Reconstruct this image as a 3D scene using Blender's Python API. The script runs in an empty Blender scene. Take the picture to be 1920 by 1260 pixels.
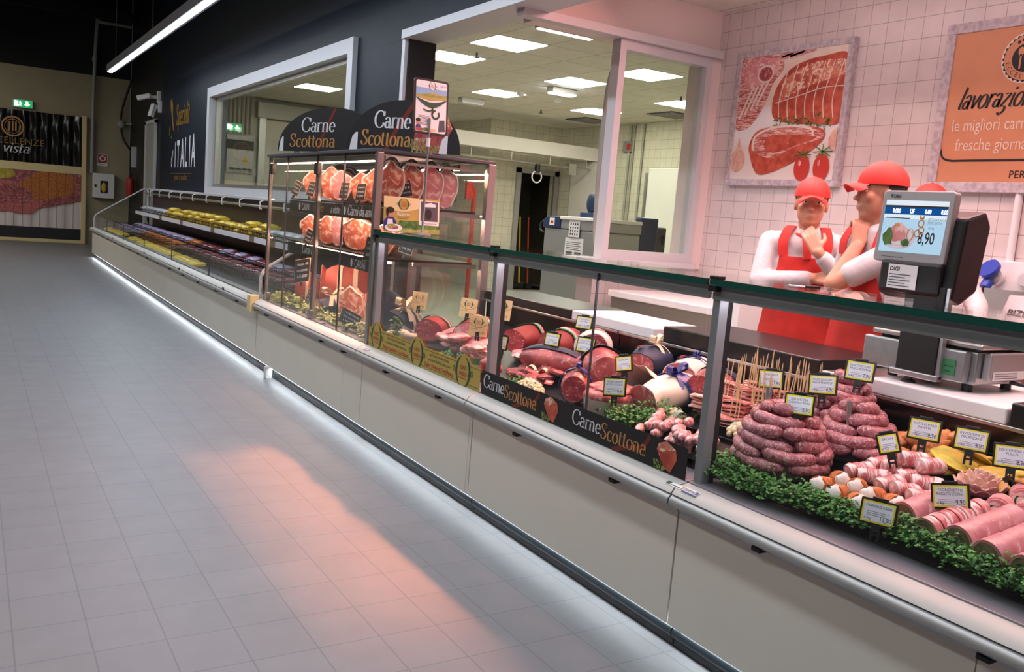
import bpy, bmesh, math, random
from mathutils import Vector, Matrix, noise, Euler
random.seed(7)
SC = bpy.context.scene
COL = SC.collection
PI = math.pi
def R(d): return math.radians(d)

# ------------------------------------------------------------------ camera
F_PX, YAW, PITCH, ROLL, CAM_H = 1649.6, 0.558265547, -0.133806147, -0.0812478708, 1.38
def cam_axes():
    ca, sa, cb, sb, cc, sc = math.cos(YAW), math.sin(YAW), math.cos(PITCH), math.sin(PITCH), math.cos(ROLL), math.sin(ROLL)
    f = Vector((sa*cb, ca*cb, sb)); r = Vector((ca, -sa, 0)); d = f.cross(r)
    return r*cc + d*sc, -r*sc + d*cc, f
_r, _d, _f = cam_axes()
cd = bpy.data.cameras.new('camera'); cam = bpy.data.objects.new('camera', cd); COL.objects.link(cam)
M4 = Matrix.Identity(4)
for i in range(3):
    M4[i][0], M4[i][1], M4[i][2] = _r[i], -_d[i], -_f[i]
M4[2][3] = CAM_H
cam.matrix_world = M4
cd.sensor_width = 36; cd.sensor_fit = 'HORIZONTAL'; cd.lens = F_PX*36/1920; cd.clip_start = .05; cd.clip_end = 100
SC.camera = cam

# ------------------------------------------------------------------ world, exposure, lamps
w = bpy.data.worlds.new('world'); SC.world = w; w.use_nodes = True
w.node_tree.nodes['Background'].inputs[0].default_value = (.55, .6, .7, 1)
w.node_tree.nodes['Background'].inputs[1].default_value = .10
SC.view_settings.view_transform = 'Standard'; SC.view_settings.look = 'None'
SC.view_settings.exposure = 0.0; SC.view_settings.gamma = 1; SC.view_settings.use_curve_mapping = False
SC.cycles.max_bounces = 10; SC.cycles.transparent_max_bounces = 24
SC.cycles.diffuse_bounces = 4; SC.cycles.glossy_bounces = 4; SC.cycles.transmission_bounces = 6
SC.cycles.use_denoising = True
SC.cycles.caustics_reflective = False; SC.cycles.caustics_refractive = False
SC.cycles.sample_clamp_indirect = 4
def area(name, loc, rot, sx, sy, power, col, spread=180):
    l = bpy.data.lights.new(name, 'AREA'); l.shape = 'RECTANGLE'; l.size = sx; l.size_y = sy
    l.energy = power; l.color = col; l.spread = R(spread)
    o = bpy.data.objects.new(name, l); o.location = loc; o.rotation_euler = rot; COL.objects.link(o); return o
# ceiling lamp lines of the shop floor (over the aisle, outside the frame)
area('aisle_lamp', (.7, 5, 3.9), (0, 0, 0), .3, 12, 112, (.86, .93, 1), 150)
area('aisle_lamp', (-1.8, 17, 3.9), (0, R(-14), 0), .3, 8, 140, (1, .95, .84))
area('aisle_lamp', (-1.4, 5.5, 3.9), (0, R(-18), 0), .3, 9, 85, (1, .97, .92))
# red meat lamps hanging over the serve-over counter, above the frame
area('meat_lamp', (2.75, 2.6, 2.95), (0, R(-6), 0), .35, 4.0, 42, (1, .5, .48), 130)
area('meat_lamp', (3.9, 2.6, 3.02), (0, R(28), 0), .3, 4.0, 88, (1, .44, .40))
area('bay_light', (3.4, 2.2, 3.02), (0, R(12), 0), .3, 4.5, 95, (1, .88, .93), 140)

# pinkish fill light, added to brighten the tiled rear wall of the bay
area('bay_light', (4.15, 2.6, 3.05), (0, R(-22), 0), .2, 4.5, 17, (1, .74, .74))
# warm meat lamp row under the service bay ceiling, aimed over the glass at the aisle
area('meat_lamp', (3.75, 3.75, 3.0), (0, R(37.5), 0), .12, 2.5, 13, (1, .27, .11), 15)

# ------------------------------------------------------------------ materials
MATS = {}
def lin(c):
    return tuple(((x/12.92) if x <= .04045 else ((x+.055)/1.055)**2.4) for x in c)
def H(h):
    h = h.lstrip('#'); return lin(tuple(int(h[i:i+2], 16)/255 for i in (0, 2, 4)))
def mat(name, col, rough=.5, metal=0, var=0, vscale=20, emit=None, es=0, bump=0, bscale=60, spec=.5, col2=None, sss=0, coat=0):
    m = bpy.data.materials.new(name); m.use_nodes = True; nt = m.node_tree; b = nt.nodes['Principled BSDF']
    if isinstance(col, str): col = H(col)
    b.inputs['Base Color'].default_value = (*col, 1); b.inputs['Roughness'].default_value = rough
    b.inputs['Metallic'].default_value = metal; b.inputs['Specular IOR Level'].default_value = spec
    if coat: b.inputs['Coat Weight'].default_value = coat; b.inputs['Coat Roughness'].default_value = .15
    if sss:
        b.inputs['Subsurface Weight'].default_value = sss; b.inputs['Subsurface Radius'].default_value = (.01, .004, .003)
    if emit:
        if isinstance(emit, str): emit = H(emit)
        b.inputs['Emission Color'].default_value = (*emit, 1); b.inputs['Emission Strength'].default_value = es
    tc = None
    if var or col2 or bump:
        tc = nt.nodes.new('ShaderNodeTexCoord')
    if var or col2:
        n = nt.nodes.new('ShaderNodeTexNoise'); n.inputs['Scale'].default_value = vscale; n.inputs['Detail'].default_value = 5
        nt.links.new(tc.outputs['Object'], n.inputs['Vector'])
        rp = nt.nodes.new('ShaderNodeValToRGB'); nt.links.new(n.outputs['Fac'], rp.inputs[0])
        c2 = H(col2) if isinstance(col2, str) else col2
        if c2 is None: c2 = tuple(min(1, x*(1+var)) for x in col); col = tuple(x*(1-var) for x in col)
        rp.color_ramp.elements[0].position = .36; rp.color_ramp.elements[1].position = .64
        rp.color_ramp.elements[0].color = (*col, 1); rp.color_ramp.elements[1].color = (*c2, 1)
        nt.links.new(rp.outputs[0], b.inputs['Base Color'])
    if bump:
        n2 = nt.nodes.new('ShaderNodeTexNoise'); n2.inputs['Scale'].default_value = bscale; n2.inputs['Detail'].default_value = 4
        nt.links.new(tc.outputs['Object'], n2.inputs['Vector'])
        bp = nt.nodes.new('ShaderNodeBump'); bp.inputs['Strength'].default_value = bump; bp.inputs['Distance'].default_value = .01
        nt.links.new(n2.outputs['Fac'], bp.inputs['Height']); nt.links.new(bp.outputs[0], b.inputs['Normal'])
    MATS[name] = m; return m
def emis(name, col, s):
    m = bpy.data.materials.new(name); m.use_nodes = True; nt = m.node_tree
    nt.nodes.remove(nt.nodes['Principled BSDF']); e = nt.nodes.new('ShaderNodeEmission')
    if isinstance(col, str): col = H(col)
    e.inputs[0].default_value = (*col, 1); e.inputs[1].default_value = s
    nt.links.new(e.outputs[0], nt.nodes['Material Output'].inputs[0]); MATS[name] = m; return m
def glass(name, tint=(.96, .98, .97), refl=.07, rough=.02):
    """thin sheet: mostly clear, with a Fresnel-like reflection"""
    m = bpy.data.materials.new(name); m.use_nodes = True; nt = m.node_tree
    nt.nodes.remove(nt.nodes['Principled BSDF'])
    t = nt.nodes.new('ShaderNodeBsdfTransparent'); t.inputs[0].default_value = (*tint, 1)
    g = nt.nodes.new('ShaderNodeBsdfGlossy'); g.inputs['Roughness'].default_value = rough; g.inputs[0].default_value = (1, 1, 1, 1)
    lw = nt.nodes.new('ShaderNodeLayerWeight'); lw.inputs['Blend'].default_value = .12
    mm = nt.nodes.new('ShaderNodeMath'); mm.operation = 'MULTIPLY_ADD'; mm.inputs[1].default_value = .3; mm.inputs[2].default_value = refl*.2
    nt.links.new(lw.outputs['Fresnel'], mm.inputs[0])
    mx = nt.nodes.new('ShaderNodeMixShader'); nt.links.new(mm.outputs[0], mx.inputs[0])
    nt.links.new(t.outputs[0], mx.inputs[1]); nt.links.new(g.outputs[0], mx.inputs[2])
    nt.links.new(mx.outputs[0], nt.nodes['Material Output'].inputs[0]); MATS[name] = m; return m
def grid_mat(name, axes, sx, sy, ox, oy, col, grout, lw=.004, rough=.4, var=.05, spec=.5, bump=.2):
    """tiles from object (= world) coordinates: axes picks the two coordinates in the plane"""
    m = bpy.data.materials.new(name); m.use_nodes = True; nt = m.node_tree; b = nt.nodes['Principled BSDF']
    if isinstance(col, str): col = H(col)
    if isinstance(grout, str): grout = H(grout)
    tc = nt.nodes.new('ShaderNodeTexCoord'); sp = nt.nodes.new('ShaderNodeSeparateXYZ'); nt.links.new(tc.outputs['Object'], sp.inputs[0])
    cb = nt.nodes.new('ShaderNodeCombineXYZ')
    for k, (a, s, o) in enumerate(zip(axes, (sx, sy), (ox, oy))):
        mth = nt.nodes.new('ShaderNodeMath'); mth.operation = 'SUBTRACT'; mth.inputs[1].default_value = o - 50*s
        nt.links.new(sp.outputs['XYZ'.index(a)], mth.inputs[0])
        nt.links.new(mth.outputs[0], cb.inputs[k])
    br = nt.nodes.new('ShaderNodeTexBrick'); br.offset = 0; br.squash = 1
    br.inputs['Scale'].default_value = 1; br.inputs['Brick Width'].default_value = sx; br.inputs['Row Height'].default_value = sy
    br.inputs['Mortar Size'].default_value = lw; br.inputs['Mortar Smooth'].default_value = .2; br.inputs['Bias'].default_value = 0
    br.inputs['Color1'].default_value = (*[x*(1-var) for x in col], 1); br.inputs['Color2'].default_value = (*[min(1, x*(1+var)) for x in col], 1)
    br.inputs['Mortar'].default_value = (*grout, 1)
    nt.links.new(cb.outputs[0], br.inputs['Vector'])
    n = nt.nodes.new('ShaderNodeTexNoise'); n.inputs['Scale'].default_value = 6; n.inputs['Detail'].default_value = 6
    nt.links.new(tc.outputs['Object'], n.inputs['Vector'])
    mx = nt.nodes.new('ShaderNodeMix'); mx.data_type = 'RGBA'; mx.blend_type = 'MULTIPLY'; mx.inputs[0].default_value = .25
    nt.links.new(br.outputs['Color'], mx.inputs[6]); nt.links.new(n.outputs['Fac'], mx.inputs[7])
    nt.links.new(mx.outputs[2], b.inputs['Base Color'])
    b.inputs['Roughness'].default_value = rough; b.inputs['Specular IOR Level'].default_value = spec
    bp = nt.nodes.new('ShaderNodeBump'); bp.inputs['Strength'].default_value = bump; bp.inputs['Distance'].default_value = .003; bp.invert = True
    nt.links.new(br.outputs['Fac'], bp.inputs['Height']); nt.links.new(bp.outputs[0], b.inputs['Normal'])
    MATS[name] = m; return m
def meat_mat(name, c1, c2, fat, scale=30, famt=.6, rough=.32, stretch=(1, 1, 1), sss=.0):
    """lean flesh of two reds crossed by pale fat"""
    m = bpy.data.materials.new(name); m.use_nodes = True; nt = m.node_tree; b = nt.nodes['Principled BSDF']
    c1, c2, fat = [H(c) if isinstance(c, str) else c for c in (c1, c2, fat)]
    tc = nt.nodes.new('ShaderNodeTexCoord'); mp = nt.nodes.new('ShaderNodeMapping'); mp.inputs['Scale'].default_value = stretch
    nt.links.new(tc.outputs['Object'], mp.inputs[0])
    n1 = nt.nodes.new('ShaderNodeTexNoise'); n1.inputs['Scale'].default_value = scale*.5; n1.inputs['Detail'].default_value = 4
    n2 = nt.nodes.new('ShaderNodeTexNoise'); n2.inputs['Scale'].default_value = scale; n2.inputs['Detail'].default_value = 6; n2.inputs['Distortion'].default_value = 1.2
    for n in (n1, n2): nt.links.new(mp.outputs[0], n.inputs['Vector'])
    r1 = nt.nodes.new('ShaderNodeValToRGB'); r1.color_ramp.elements[0].color = (*c1, 1); r1.color_ramp.elements[1].color = (*c2, 1)
    r1.color_ramp.elements[0].position = .38; r1.color_ramp.elements[1].position = .62
    r2 = nt.nodes.new('ShaderNodeValToRGB'); r2.color_ramp.elements[0].position = famt-.03; r2.color_ramp.elements[1].position = famt+.06
    nt.links.new(n1.outputs['Fac'], r1.inputs[0]); nt.links.new(n2.outputs['Fac'], r2.inputs[0])
    mx = nt.nodes.new('ShaderNodeMix'); mx.data_type = 'RGBA'; nt.links.new(r2.outputs[0], mx.inputs[0])
    nt.links.new(r1.outputs[0], mx.inputs[6]); mx.inputs[7].default_value = (*fat, 1)
    nt.links.new(mx.outputs[2], b.inputs['Base Color']); b.inputs['Roughness'].default_value = rough
    bp = nt.nodes.new('ShaderNodeBump'); bp.inputs['Strength'].default_value = .35; bp.inputs['Distance'].default_value = .004
    nt.links.new(n2.outputs['Fac'], bp.inputs['Height']); nt.links.new(bp.outputs[0], b.inputs['Normal'])
    MATS[name] = m; return m

# ------------------------------------------------------------------ mesh builder
def frame4(mb, ax, a0, a1, u0, u1, v0, v1, tu, tv, mt):
    """rectangular frame of four butted bars, in the plane across axis ax"""
    for p, q, r_, s_ in ((u0, u0+tu, v0, v1), (u1-tu, u1, v0, v1), (u0+tu, u1-tu, v0, v0+tv), (u0+tu, u1-tu, v1-tv, v1)):
        if ax == 'x': mb.box(a0, a1, p, q, r_, s_, mt)
        else: mb.box(p, q, a0, a1, r_, s_, mt)
class MB:
    def __init__(s): s.v = []; s.f = []; s.m = []; s.mats = []
    def mi(s, mt):
        if isinstance(mt, str): mt = MATS[mt]
        if mt not in s.mats: s.mats.append(mt)
        return s.mats.index(mt)
    def add(s, vs, fs, mt):
        o = len(s.v); k = s.mi(mt); s.v += [Vector(p) for p in vs]
        for f in fs: s.f.append(tuple(i+o for i in f)); s.m.append(k)
        return s
    def box(s, x0, x1, y0, y1, z0, z1, mt):
        v = [(x, y, z) for x in (x0, x1) for y in (y0, y1) for z in (z0, z1)]
        return s.add(v, [(0, 1, 3, 2), (4, 6, 7, 5), (0, 4, 5, 1), (2, 3, 7, 6), (0, 2, 6, 4), (1, 5, 7, 3)], mt)
    def obox(s, c, ux, uy, uz, mt):
        """box about c with half-axis vectors"""
        c = Vector(c); ux, uy, uz = Vector(ux), Vector(uy), Vector(uz)
        v = [c + a*ux + b*uy + d*uz for a in (-1, 1) for b in (-1, 1) for d in (-1, 1)]
        return s.add(v, [(0, 1, 3, 2), (4, 6, 7, 5), (0, 4, 5, 1), (2, 3, 7, 6), (0, 2, 6, 4), (1, 5, 7, 3)], mt)
    def prism(s, poly, ax, a0, a1, mt):
        """polygon in the two other axes (in order), extruded along ax"""
        i = 'xyz'.index(ax); n = len(poly); v = []
        for a in (a0, a1):
            for p in poly:
                q = list(p); q.insert(i, a); v.append(q)
        f = [tuple(range(n))[::-1], tuple(range(n, 2*n))] + [(k, (k+1) % n, n+(k+1) % n, n+k) for k in range(n)]
        return s.add(v, f, mt)
    def slab(s, pts, off, mt):
        """planar polygon pts (3D) given thickness vector off"""
        n = len(pts); off = Vector(off); v = [Vector(p) for p in pts] + [Vector(p)+off for p in pts]
        f = [tuple(range(n))[::-1], tuple(range(n, 2*n))] + [(k, (k+1) % n, n+(k+1) % n, n+k) for k in range(n)]
        return s.add(v, f, mt)
    def tube(s, path, r, mt, n=8, cap=True, flat=1, up=None):
        path = [Vector(p) for p in path]; N = len(path); rs = r if isinstance(r, (list, tuple)) else [r]*N
        vs = []; fs = []; prev = Vector(up) if up else None
        for i, p in enumerate(path):
            t = (path[min(i+1, N-1)] - path[max(i-1, 0)]); t = t.normalized() if t.length > 1e-9 else Vector((0, 0, 1))
            if prev is None: prev = Vector((0, 0, 1)) if abs(t.z) < .9 else Vector((1, 0, 0))
            b = t.cross(prev)
            if b.length < 1e-6: b = t.cross(Vector((1, 0, 0)))
            b.normalize(); nn = b.cross(t).normalized(); prev = nn
            for k in range(n):
                a = 2*PI*k/n; vs.append(p + b*math.cos(a)*rs[i] + nn*math.sin(a)*rs[i]*flat)
        for i in range(N-1):
            for k in range(n):
                fs.append((i*n+k, i*n+(k+1) % n, (i+1)*n+(k+1) % n, (i+1)*n+k))
        if cap: fs += [tuple(range(n))[::-1], tuple(range((N-1)*n, N*n))]
        return s.add(vs, fs, mt)
    def ribbon(s, path, w, side, mt, th=.002):
        """flat band along path, width vector side*w, thickness th"""
        side = Vector(side); path = [Vector(p) for p in path]; N = len(path); vs = []; fs = []
        for i, p in enumerate(path):
            t = (path[min(i+1, N-1)] - path[max(i-1, 0)]).normalized(); nn = side.cross(t)
            nn = nn.normalized() if nn.length > 1e-6 else Vector((0, 0, 1))
            vs += [p - side*w/2, p + side*w/2, p + side*w/2 + nn*th, p - side*w/2 + nn*th]
        for i in range(N-1):
            for k in range(4): fs.append((i*4+k, i*4+(k+1) % 4, i*4+4+(k+1) % 4, i*4+4+k))
        fs += [(3, 2, 1, 0), tuple((N-1)*4+k for k in range(4))]
        return s.add(vs, fs, mt)
    def lathe(s, prof, c, mt, n=24, sc=(1, 1), cap=True):
        vs = []; fs = []; c = Vector(c); N = len(prof)
        for r, z in prof:
            for k in range(n):
                a = 2*PI*k/n; vs.append(c + Vector((r*math.cos(a)*sc[0], r*math.sin(a)*sc[1], z)))
        for i in range(N-1):
            for k in range(n): fs.append((i*n+k, i*n+(k+1) % n, (i+1)*n+(k+1) % n, (i+1)*n+k))
        if cap: fs += [tuple(range(n))[::-1], tuple(range((N-1)*n, N*n))]
        return s.add(vs, fs, mt)
    def blob(s, c, r, mt, nu=20, nv=12, amp=0, fr=8, seed=0, rot=None, fn=None):
        """ellipsoid with noise; fn(dir)->scale"""
        c = Vector(c); vs = []; fs = []; off = Vector((seed*7.3, seed*3.1, seed*5.7)); Mx = Euler(rot).to_matrix() if rot else None
        def pt(th, ph):
            d = Vector((math.sin(th)*math.cos(ph), math.sin(th)*math.sin(ph), math.cos(th)))
            k = 1 + (amp*noise.noise(d*fr*.3+off) if amp else 0)
            if fn: k *= fn(d)
            p = Vector((d.x*r[0], d.y*r[1], d.z*r[2]))*k
            if Mx: p = Mx @ p
            return c + p
        vs.append(pt(0, 0))
        for i in range(1, nv):
            for k in range(nu): vs.append(pt(PI*i/nv, 2*PI*k/nu))
        vs.append(pt(PI, 0)); L = len(vs)-1
        for k in range(nu): fs.append((0, 1+k, 1+(k+1) % nu))
        for i in range(nv-2):
            for k in range(nu):
                a = 1+i*nu; fs.append((a+k, a+nu+k, a+nu+(k+1) % nu, a+(k+1) % nu))
        a = 1+(nv-2)*nu
        for k in range(nu): fs.append((a+k, L, a+(k+1) % nu))
        return s.add(vs, fs, mt)
    def capsule(s, p0, p1, r0, r1, mt, n=14, m=4):
        """tapered limb with round ends"""
        p0, p1 = Vector(p0), Vector(p1); t = (p1-p0).normalized(); path = []; rs = []
        for i in range(m+1):
            a = PI/2*(i/m); path.append(p0 - t*r0*math.cos(a)); rs.append(max(1e-4, r0*math.sin(a)))
        for i in range(m+1):
            a = PI/2*(i/m); path.append(p1 + t*r1*math.sin(a)); rs.append(max(1e-4, r1*math.cos(a)))
        return s.tube(path, rs, mt, n)
    def sheet(s, fn, nu, nv, th, mt):
        """surface fn(u,v)->point, thickened along its normal by th"""
        P = [[Vector(fn(i/nu, j/nv)) for j in range(nv+1)] for i in range(nu+1)]; vs = []; fs = []
        top = []; bot = []
        for i in range(nu+1):
            for j in range(nv+1):
                du = P[min(i+1, nu)][j]-P[max(i-1, 0)][j]; dv = P[i][min(j+1, nv)]-P[i][max(j-1, 0)]
                n = du.cross(dv); n = n.normalized() if n.length > 1e-9 else Vector((0, 0, 1))
                top.append(P[i][j]+n*th/2); bot.append(P[i][j]-n*th/2)
        W = nv+1; K = len(top); vs = top+bot
        for i in range(nu):
            for j in range(nv):
                a = i*W+j; fs.append((a, a+W, a+W+1, a+1)); fs.append((K+a, K+a+1, K+a+W+1, K+a+W))
        for i in range(nu):
            a = i*W; fs.append((a, K+a, K+a+W, a+W)); a = i*W+nv; fs.append((a, a+W, K+a+W, K+a))
        for j in range(nv):
            a = j; fs.append((a, a+1, K+a+1, K+a)); a = nu*W+j; fs.append((a, K+a, K+a+1, a+1))
        return s.add(vs, fs, mt)
    def flat(s, poly, P, mt, th=.0006, lift=0):
        """2D polygon on plane P=(O,U,V,N), thickness th towards the viewer"""
        O, U, V, N = P; n = len(poly)
        v = [O+U*x+V*y+N*lift for x, y in poly] + [O+U*x+V*y+N*(lift+th) for x, y in poly]
        f = [tuple(range(n, 2*n))] + [(k, (k+1) % n, n+(k+1) % n, n+k) for k in range(n)]
        return s.add(v, f, mt)
    def rect(s, x0, x1, y0, y1, P, mt, th=.0006, lift=0):
        return s.flat([(x0, y0), (x1, y0), (x1, y1), (x0, y1)], P, mt, th, lift)
    def disc(s, cx, cy, rx, ry, P, mt, th=.0006, lift=0, n=28, rot=0, wob=0, seed=0):
        pl = []
        for k in range(n):
            a = 2*PI*k/n; q = 1 + wob*noise.noise(Vector((math.cos(a)*1.7+seed*9.1, math.sin(a)*1.7, seed)))
            x, y = rx*math.cos(a)*q, ry*math.sin(a)*q
            pl.append((cx+x*math.cos(rot)-y*math.sin(rot), cy+x*math.sin(rot)+y*math.cos(rot)))
        return s.flat(pl, P, mt, th, lift)
    def stroke(s, pts, wfn, P, mt, lift=.001, closed=False):
        """flat stroke along 2D pts; wfn(i, tangent)->width"""
        O, U, V, N = P; n = len(pts); vs = []; fs = []
        for i, (x, y) in enumerate(pts):
            a = pts[max(i-1, 0)]; b = pts[min(i+1, n-1)]; t = Vector((b[0]-a[0], b[1]-a[1]))
            t = t.normalized() if t.length > 1e-9 else Vector((1, 0)); wd = wfn(i, t)/2
            for sg in (-1, 1):
                px, py = x - t.y*wd*sg, y + t.x*wd*sg
                vs.append(O+U*px+V*py+N*lift)
        for i in range(n-1): fs.append((2*i, 2*i+2, 2*i+3, 2*i+1))
        return s.add(vs, fs, mt)
    def text(s, st, x, y, size, P, mt, align='l', width=None, shear=0, lift=.0012, bold=0, xs=1):
        vs, fs, wd = glyphs(st, bold); O, U, V, N = P; k = size*xs
        if width: k = width/max(wd, 1e-6)
        dx = {'l': 0, 'c': -wd*k/2, 'r': -wd*k}[align]
        return s.add([O+U*(x+dx+a*k+shear*b*size)+V*(y+b*size)+N*lift for a, b in vs], fs, mt)
    def build(s, name, parent=None, smooth=None, bevel=0, sub=0, solid=0, **kw):
        me = bpy.data.meshes.new(name)
        o = Vector((0, 0, 0)) if parent is None else world_of(parent)
        me.from_pydata([v-o for v in s.v], [], s.f)
        for mt in s.mats: me.materials.append(mt)
        me.polygons.foreach_set('material_index', s.m)
        if smooth is not None:
            me.polygons.foreach_set('use_smooth', [True]*len(me.polygons)); me.set_sharp_from_angle(angle=R(smooth))
        me.update()
        ob = bpy.data.objects.new(name, me); COL.objects.link(ob)
        if parent is not None: ob.parent = parent
        if bevel:
            b = ob.modifiers.new('bevel', 'BEVEL'); b.width = bevel; b.segments = 2; b.limit_method = 'ANGLE'; b.angle_limit = R(40)
        if sub:
            b = ob.modifiers.new('sub', 'SUBSURF'); b.levels = sub; b.render_levels = sub
        for k, v in kw.items(): ob[k] = v
        return ob
def world_of(o):
    p = Vector(o.location)
    while o.parent: o = o.parent; p += Vector(o.location)
    return p
_gl = {}
def glyphs(st, bold=0):
    key = (st, bold)
    if key in _gl: return _gl[key]
    cu = bpy.data.curves.new('t', 'FONT'); cu.body = st; cu.resolution_u = 3; cu.offset = bold
    ob = bpy.data.objects.new('t', cu); me = bpy.data.meshes.new_from_object(ob)
    vs = [(v.co.x, v.co.y) for v in me.vertices]; fs = [tuple(p.vertices) for p in me.polygons]
    wd = max([v[0] for v in vs] or [0])
    bpy.data.objects.remove(ob); bpy.data.curves.remove(cu); bpy.data.meshes.remove(me)
    _gl[key] = (vs, fs, wd); return _gl[key]
def thing(name, label, cat, loc=(0, 0, 0), group=None, rz=0):
    o = bpy.data.objects.new(name, None); COL.objects.link(o); o.location = loc; o.rotation_euler = (0, 0, rz)
    o.empty_display_size = .05
    return tag(o, label, cat, group)
def tag(o, label, cat, group=None):
    o['label'] = label; o['category'] = cat
    if group: o['group'] = group
    return o
def struct(o): o['kind'] = 'structure'; return o
def dup(o, loc=None, rot=None, scale=None, label=None):
    def cp(a, par):
        c = a.copy(); COL.objects.link(c)
        if par is not None: c.parent = par
        for ch in list(a.children): cp(ch, c)
        return c
    c = cp(o, None)
    if loc is not None: c.location = loc
    if rot is not None: c.rotation_euler = rot
    if scale is not None: c.scale = scale
    if label: c['label'] = label
    return c
def spline(pts, n=6, closed=False):
    P = [Vector(p) for p in pts]; out = []; L = len(P)
    g = (lambda i: P[i % L]) if closed else (lambda i: P[max(0, min(L-1, i))])
    for i in range(L if closed else L-1):
        p0, p1, p2, p3 = g(i-1), g(i), g(i+1), g(i+2)
        for k in range(n):
            t = k/n
            out.append(.5*((2*p1)+(p2-p0)*t+(2*p0-5*p1+4*p2-p3)*t*t+(3*p1-p0-3*p2+p3)*t**3))
    if not closed: out.append(P[-1])
    return out
# planes to print on: (origin, right, up, towards the viewer)
def PX(x, y, z): return (Vector((x, y, z)), Vector((0, -1, 0)), Vector((0, 0, 1)), Vector((-1, 0, 0)))
def PY(x, y, z): return (Vector((x, y, z)), Vector((1, 0, 0)), Vector((0, 0, 1)), Vector((0, -1, 0)))
def PD(o, ang, tilt=0):
    """plane whose right direction is rotated ang degrees from +x about z, leaning back by tilt"""
    a = R(ang); U = Vector((math.cos(a), math.sin(a), 0)); N = U.cross(Vector((0, 0, 1))); V = Vector((0, 0, 1))
    q = R(tilt); V2 = V*math.cos(q) - N*math.sin(q); N2 = N*math.cos(q) + V*math.sin(q)
    return (Vector(o), U, V2, N2)

# ------------------------------------------------------------------ broad-nib letters (thick uprights, hairline curves)
def arc(cx, cy, rx, ry, a0, a1, n=14):
    return [(cx+rx*math.cos(R(a0+(a1-a0)*k/n)), cy+ry*math.sin(R(a0+(a1-a0)*k/n))) for k in range(n+1)]
def _s(*p): return [tuple(q) for q in spline([(a, b, 0) for a, b in p], 5)]
def _s2(*p): return [(q[0], q[1]) for q in _s(*p)]
NIB = {
 'C': (.66, [arc(.36, .36, .31, .36, 42, 318, 26), [(.6, .7), (.6, .5)], [(.6, .22), (.6, .1)]]),
 'S': (.5, [_s2((.40, .56), (.34, .68), (.22, .71), (.1, .64), (.08, .52), (.2, .40), (.34, .3), (.4, .18), (.32, .04), (.18, .01), (.08, .06), (.04, .18)), [(.4, .7), (.4, .52)]]),
 'a': (.43, [arc(.2, .31, .14, .14, 160, 0, 9) + [(.34, .1)] + arc(.4, .06, .06, .06, 180, 300, 5), arc(.19, .13, .13, .13, 20, 400, 18)]),
 'r': (.34, [[(.1, 0), (.1, .44)], [(.02, .44), (.1, .44)], [(.02, .005), (.2, .005)], arc(.24, .3, .13, .145, 170, 50, 8)]),
 'n': (.5, [[(.1, 0), (.1, .44)], [(.02, .44), (.1, .44)], [(.02, .005), (.18, .005)], arc(.24, .3, .13, .145, 175, 0, 10) + [(.37, 0)], [(.3, .005), (.46, .005)]]),
 'e': (.41, [arc(.21, .22, .16, .225, 0, 320, 22), [(.05, .235), (.37, .235)]]),
 'c': (.39, [arc(.21, .22, .16, .225, 40, 320, 20)]),
 'o': (.46, [arc(.23, .22, .18, .225, 0, 360, 26)]),
 't': (.3, [[(.12, .6), (.12, .12)] + arc(.21, .1, .09, .1, 170, 300, 6), [(.02, .44), (.26, .44)]]),
 'l': (.22, [[(.1, .74), (.1, .08)] + arc(.18, .08, .08, .08, 180, 290, 5)]),
 'i': (.22, [[(.1, .44), (.1, .08)] + arc(.18, .08, .08, .08, 180, 290, 5), [(.1, .62), (.1, .54)]]),
 'v': (.42, [[(.05, .44), (.2, 0)], [(.2, 0), (.38, .44)]]),
 'z': (.42, [[(.05, .43), (.36, .43)], [(.36, .43), (.06, .02)], _s2((.06, .02), (.3, .0), (.32, -.15), (.16, -.26), (.06, -.18))]),
 'p': (.48, [[(.1, .44), (.1, -.22)], arc(.25, .22, .15, .22, 140, -140, 18), [(.02, -.215), (.2, -.215)]]),
 's': (.34, [_s2((.29, .36), (.2, .44), (.09, .38), (.1, .28), (.22, .2), (.28, .1), (.18, .0), (.05, .07))]),
 'g': (.46, [arc(.21, .24, .15, .2, 0, 360, 20), [(.37, .44), (.37, -.08)] + arc(.22, -.08, .15, .16, 0, -150, 10)]),
 'd': (.48, [arc(.2, .22, .15, .22, 40, 320, 18), [(.37, .74), (.37, .02)]]),
 'm': (.74, [[(.1, 0), (.1, .44)], arc(.22, .3, .12, .145, 175, 0, 9) + [(.34, 0)], arc(.47, .3, .13, .145, 175, 0, 9) + [(.6, 0)], [(.02, .005), (.18, .005)], [(.54, .005), (.68, .005)]]),
 ' ': (.24, []),
}
def nib(mb, st, x, y, size, P, mt, thick=.1, thin=.018, slant=0, xs=1, lift=.0014):
    def wf(i, t):
        return size*(thin + (thick-thin)*abs(t.y)**1.3)
    for ch in st:
        adv, sts = NIB[ch]
        for pl in sts:
            mb.stroke([(x+(a*xs+slant*b)*size, y+b*size) for a, b in pl], wf, P, mt, lift)
        x += adv*size*xs
    return x
def nib_w(st, size, xs=1): return sum(NIB[c][0] for c in st)*size*xs
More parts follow.
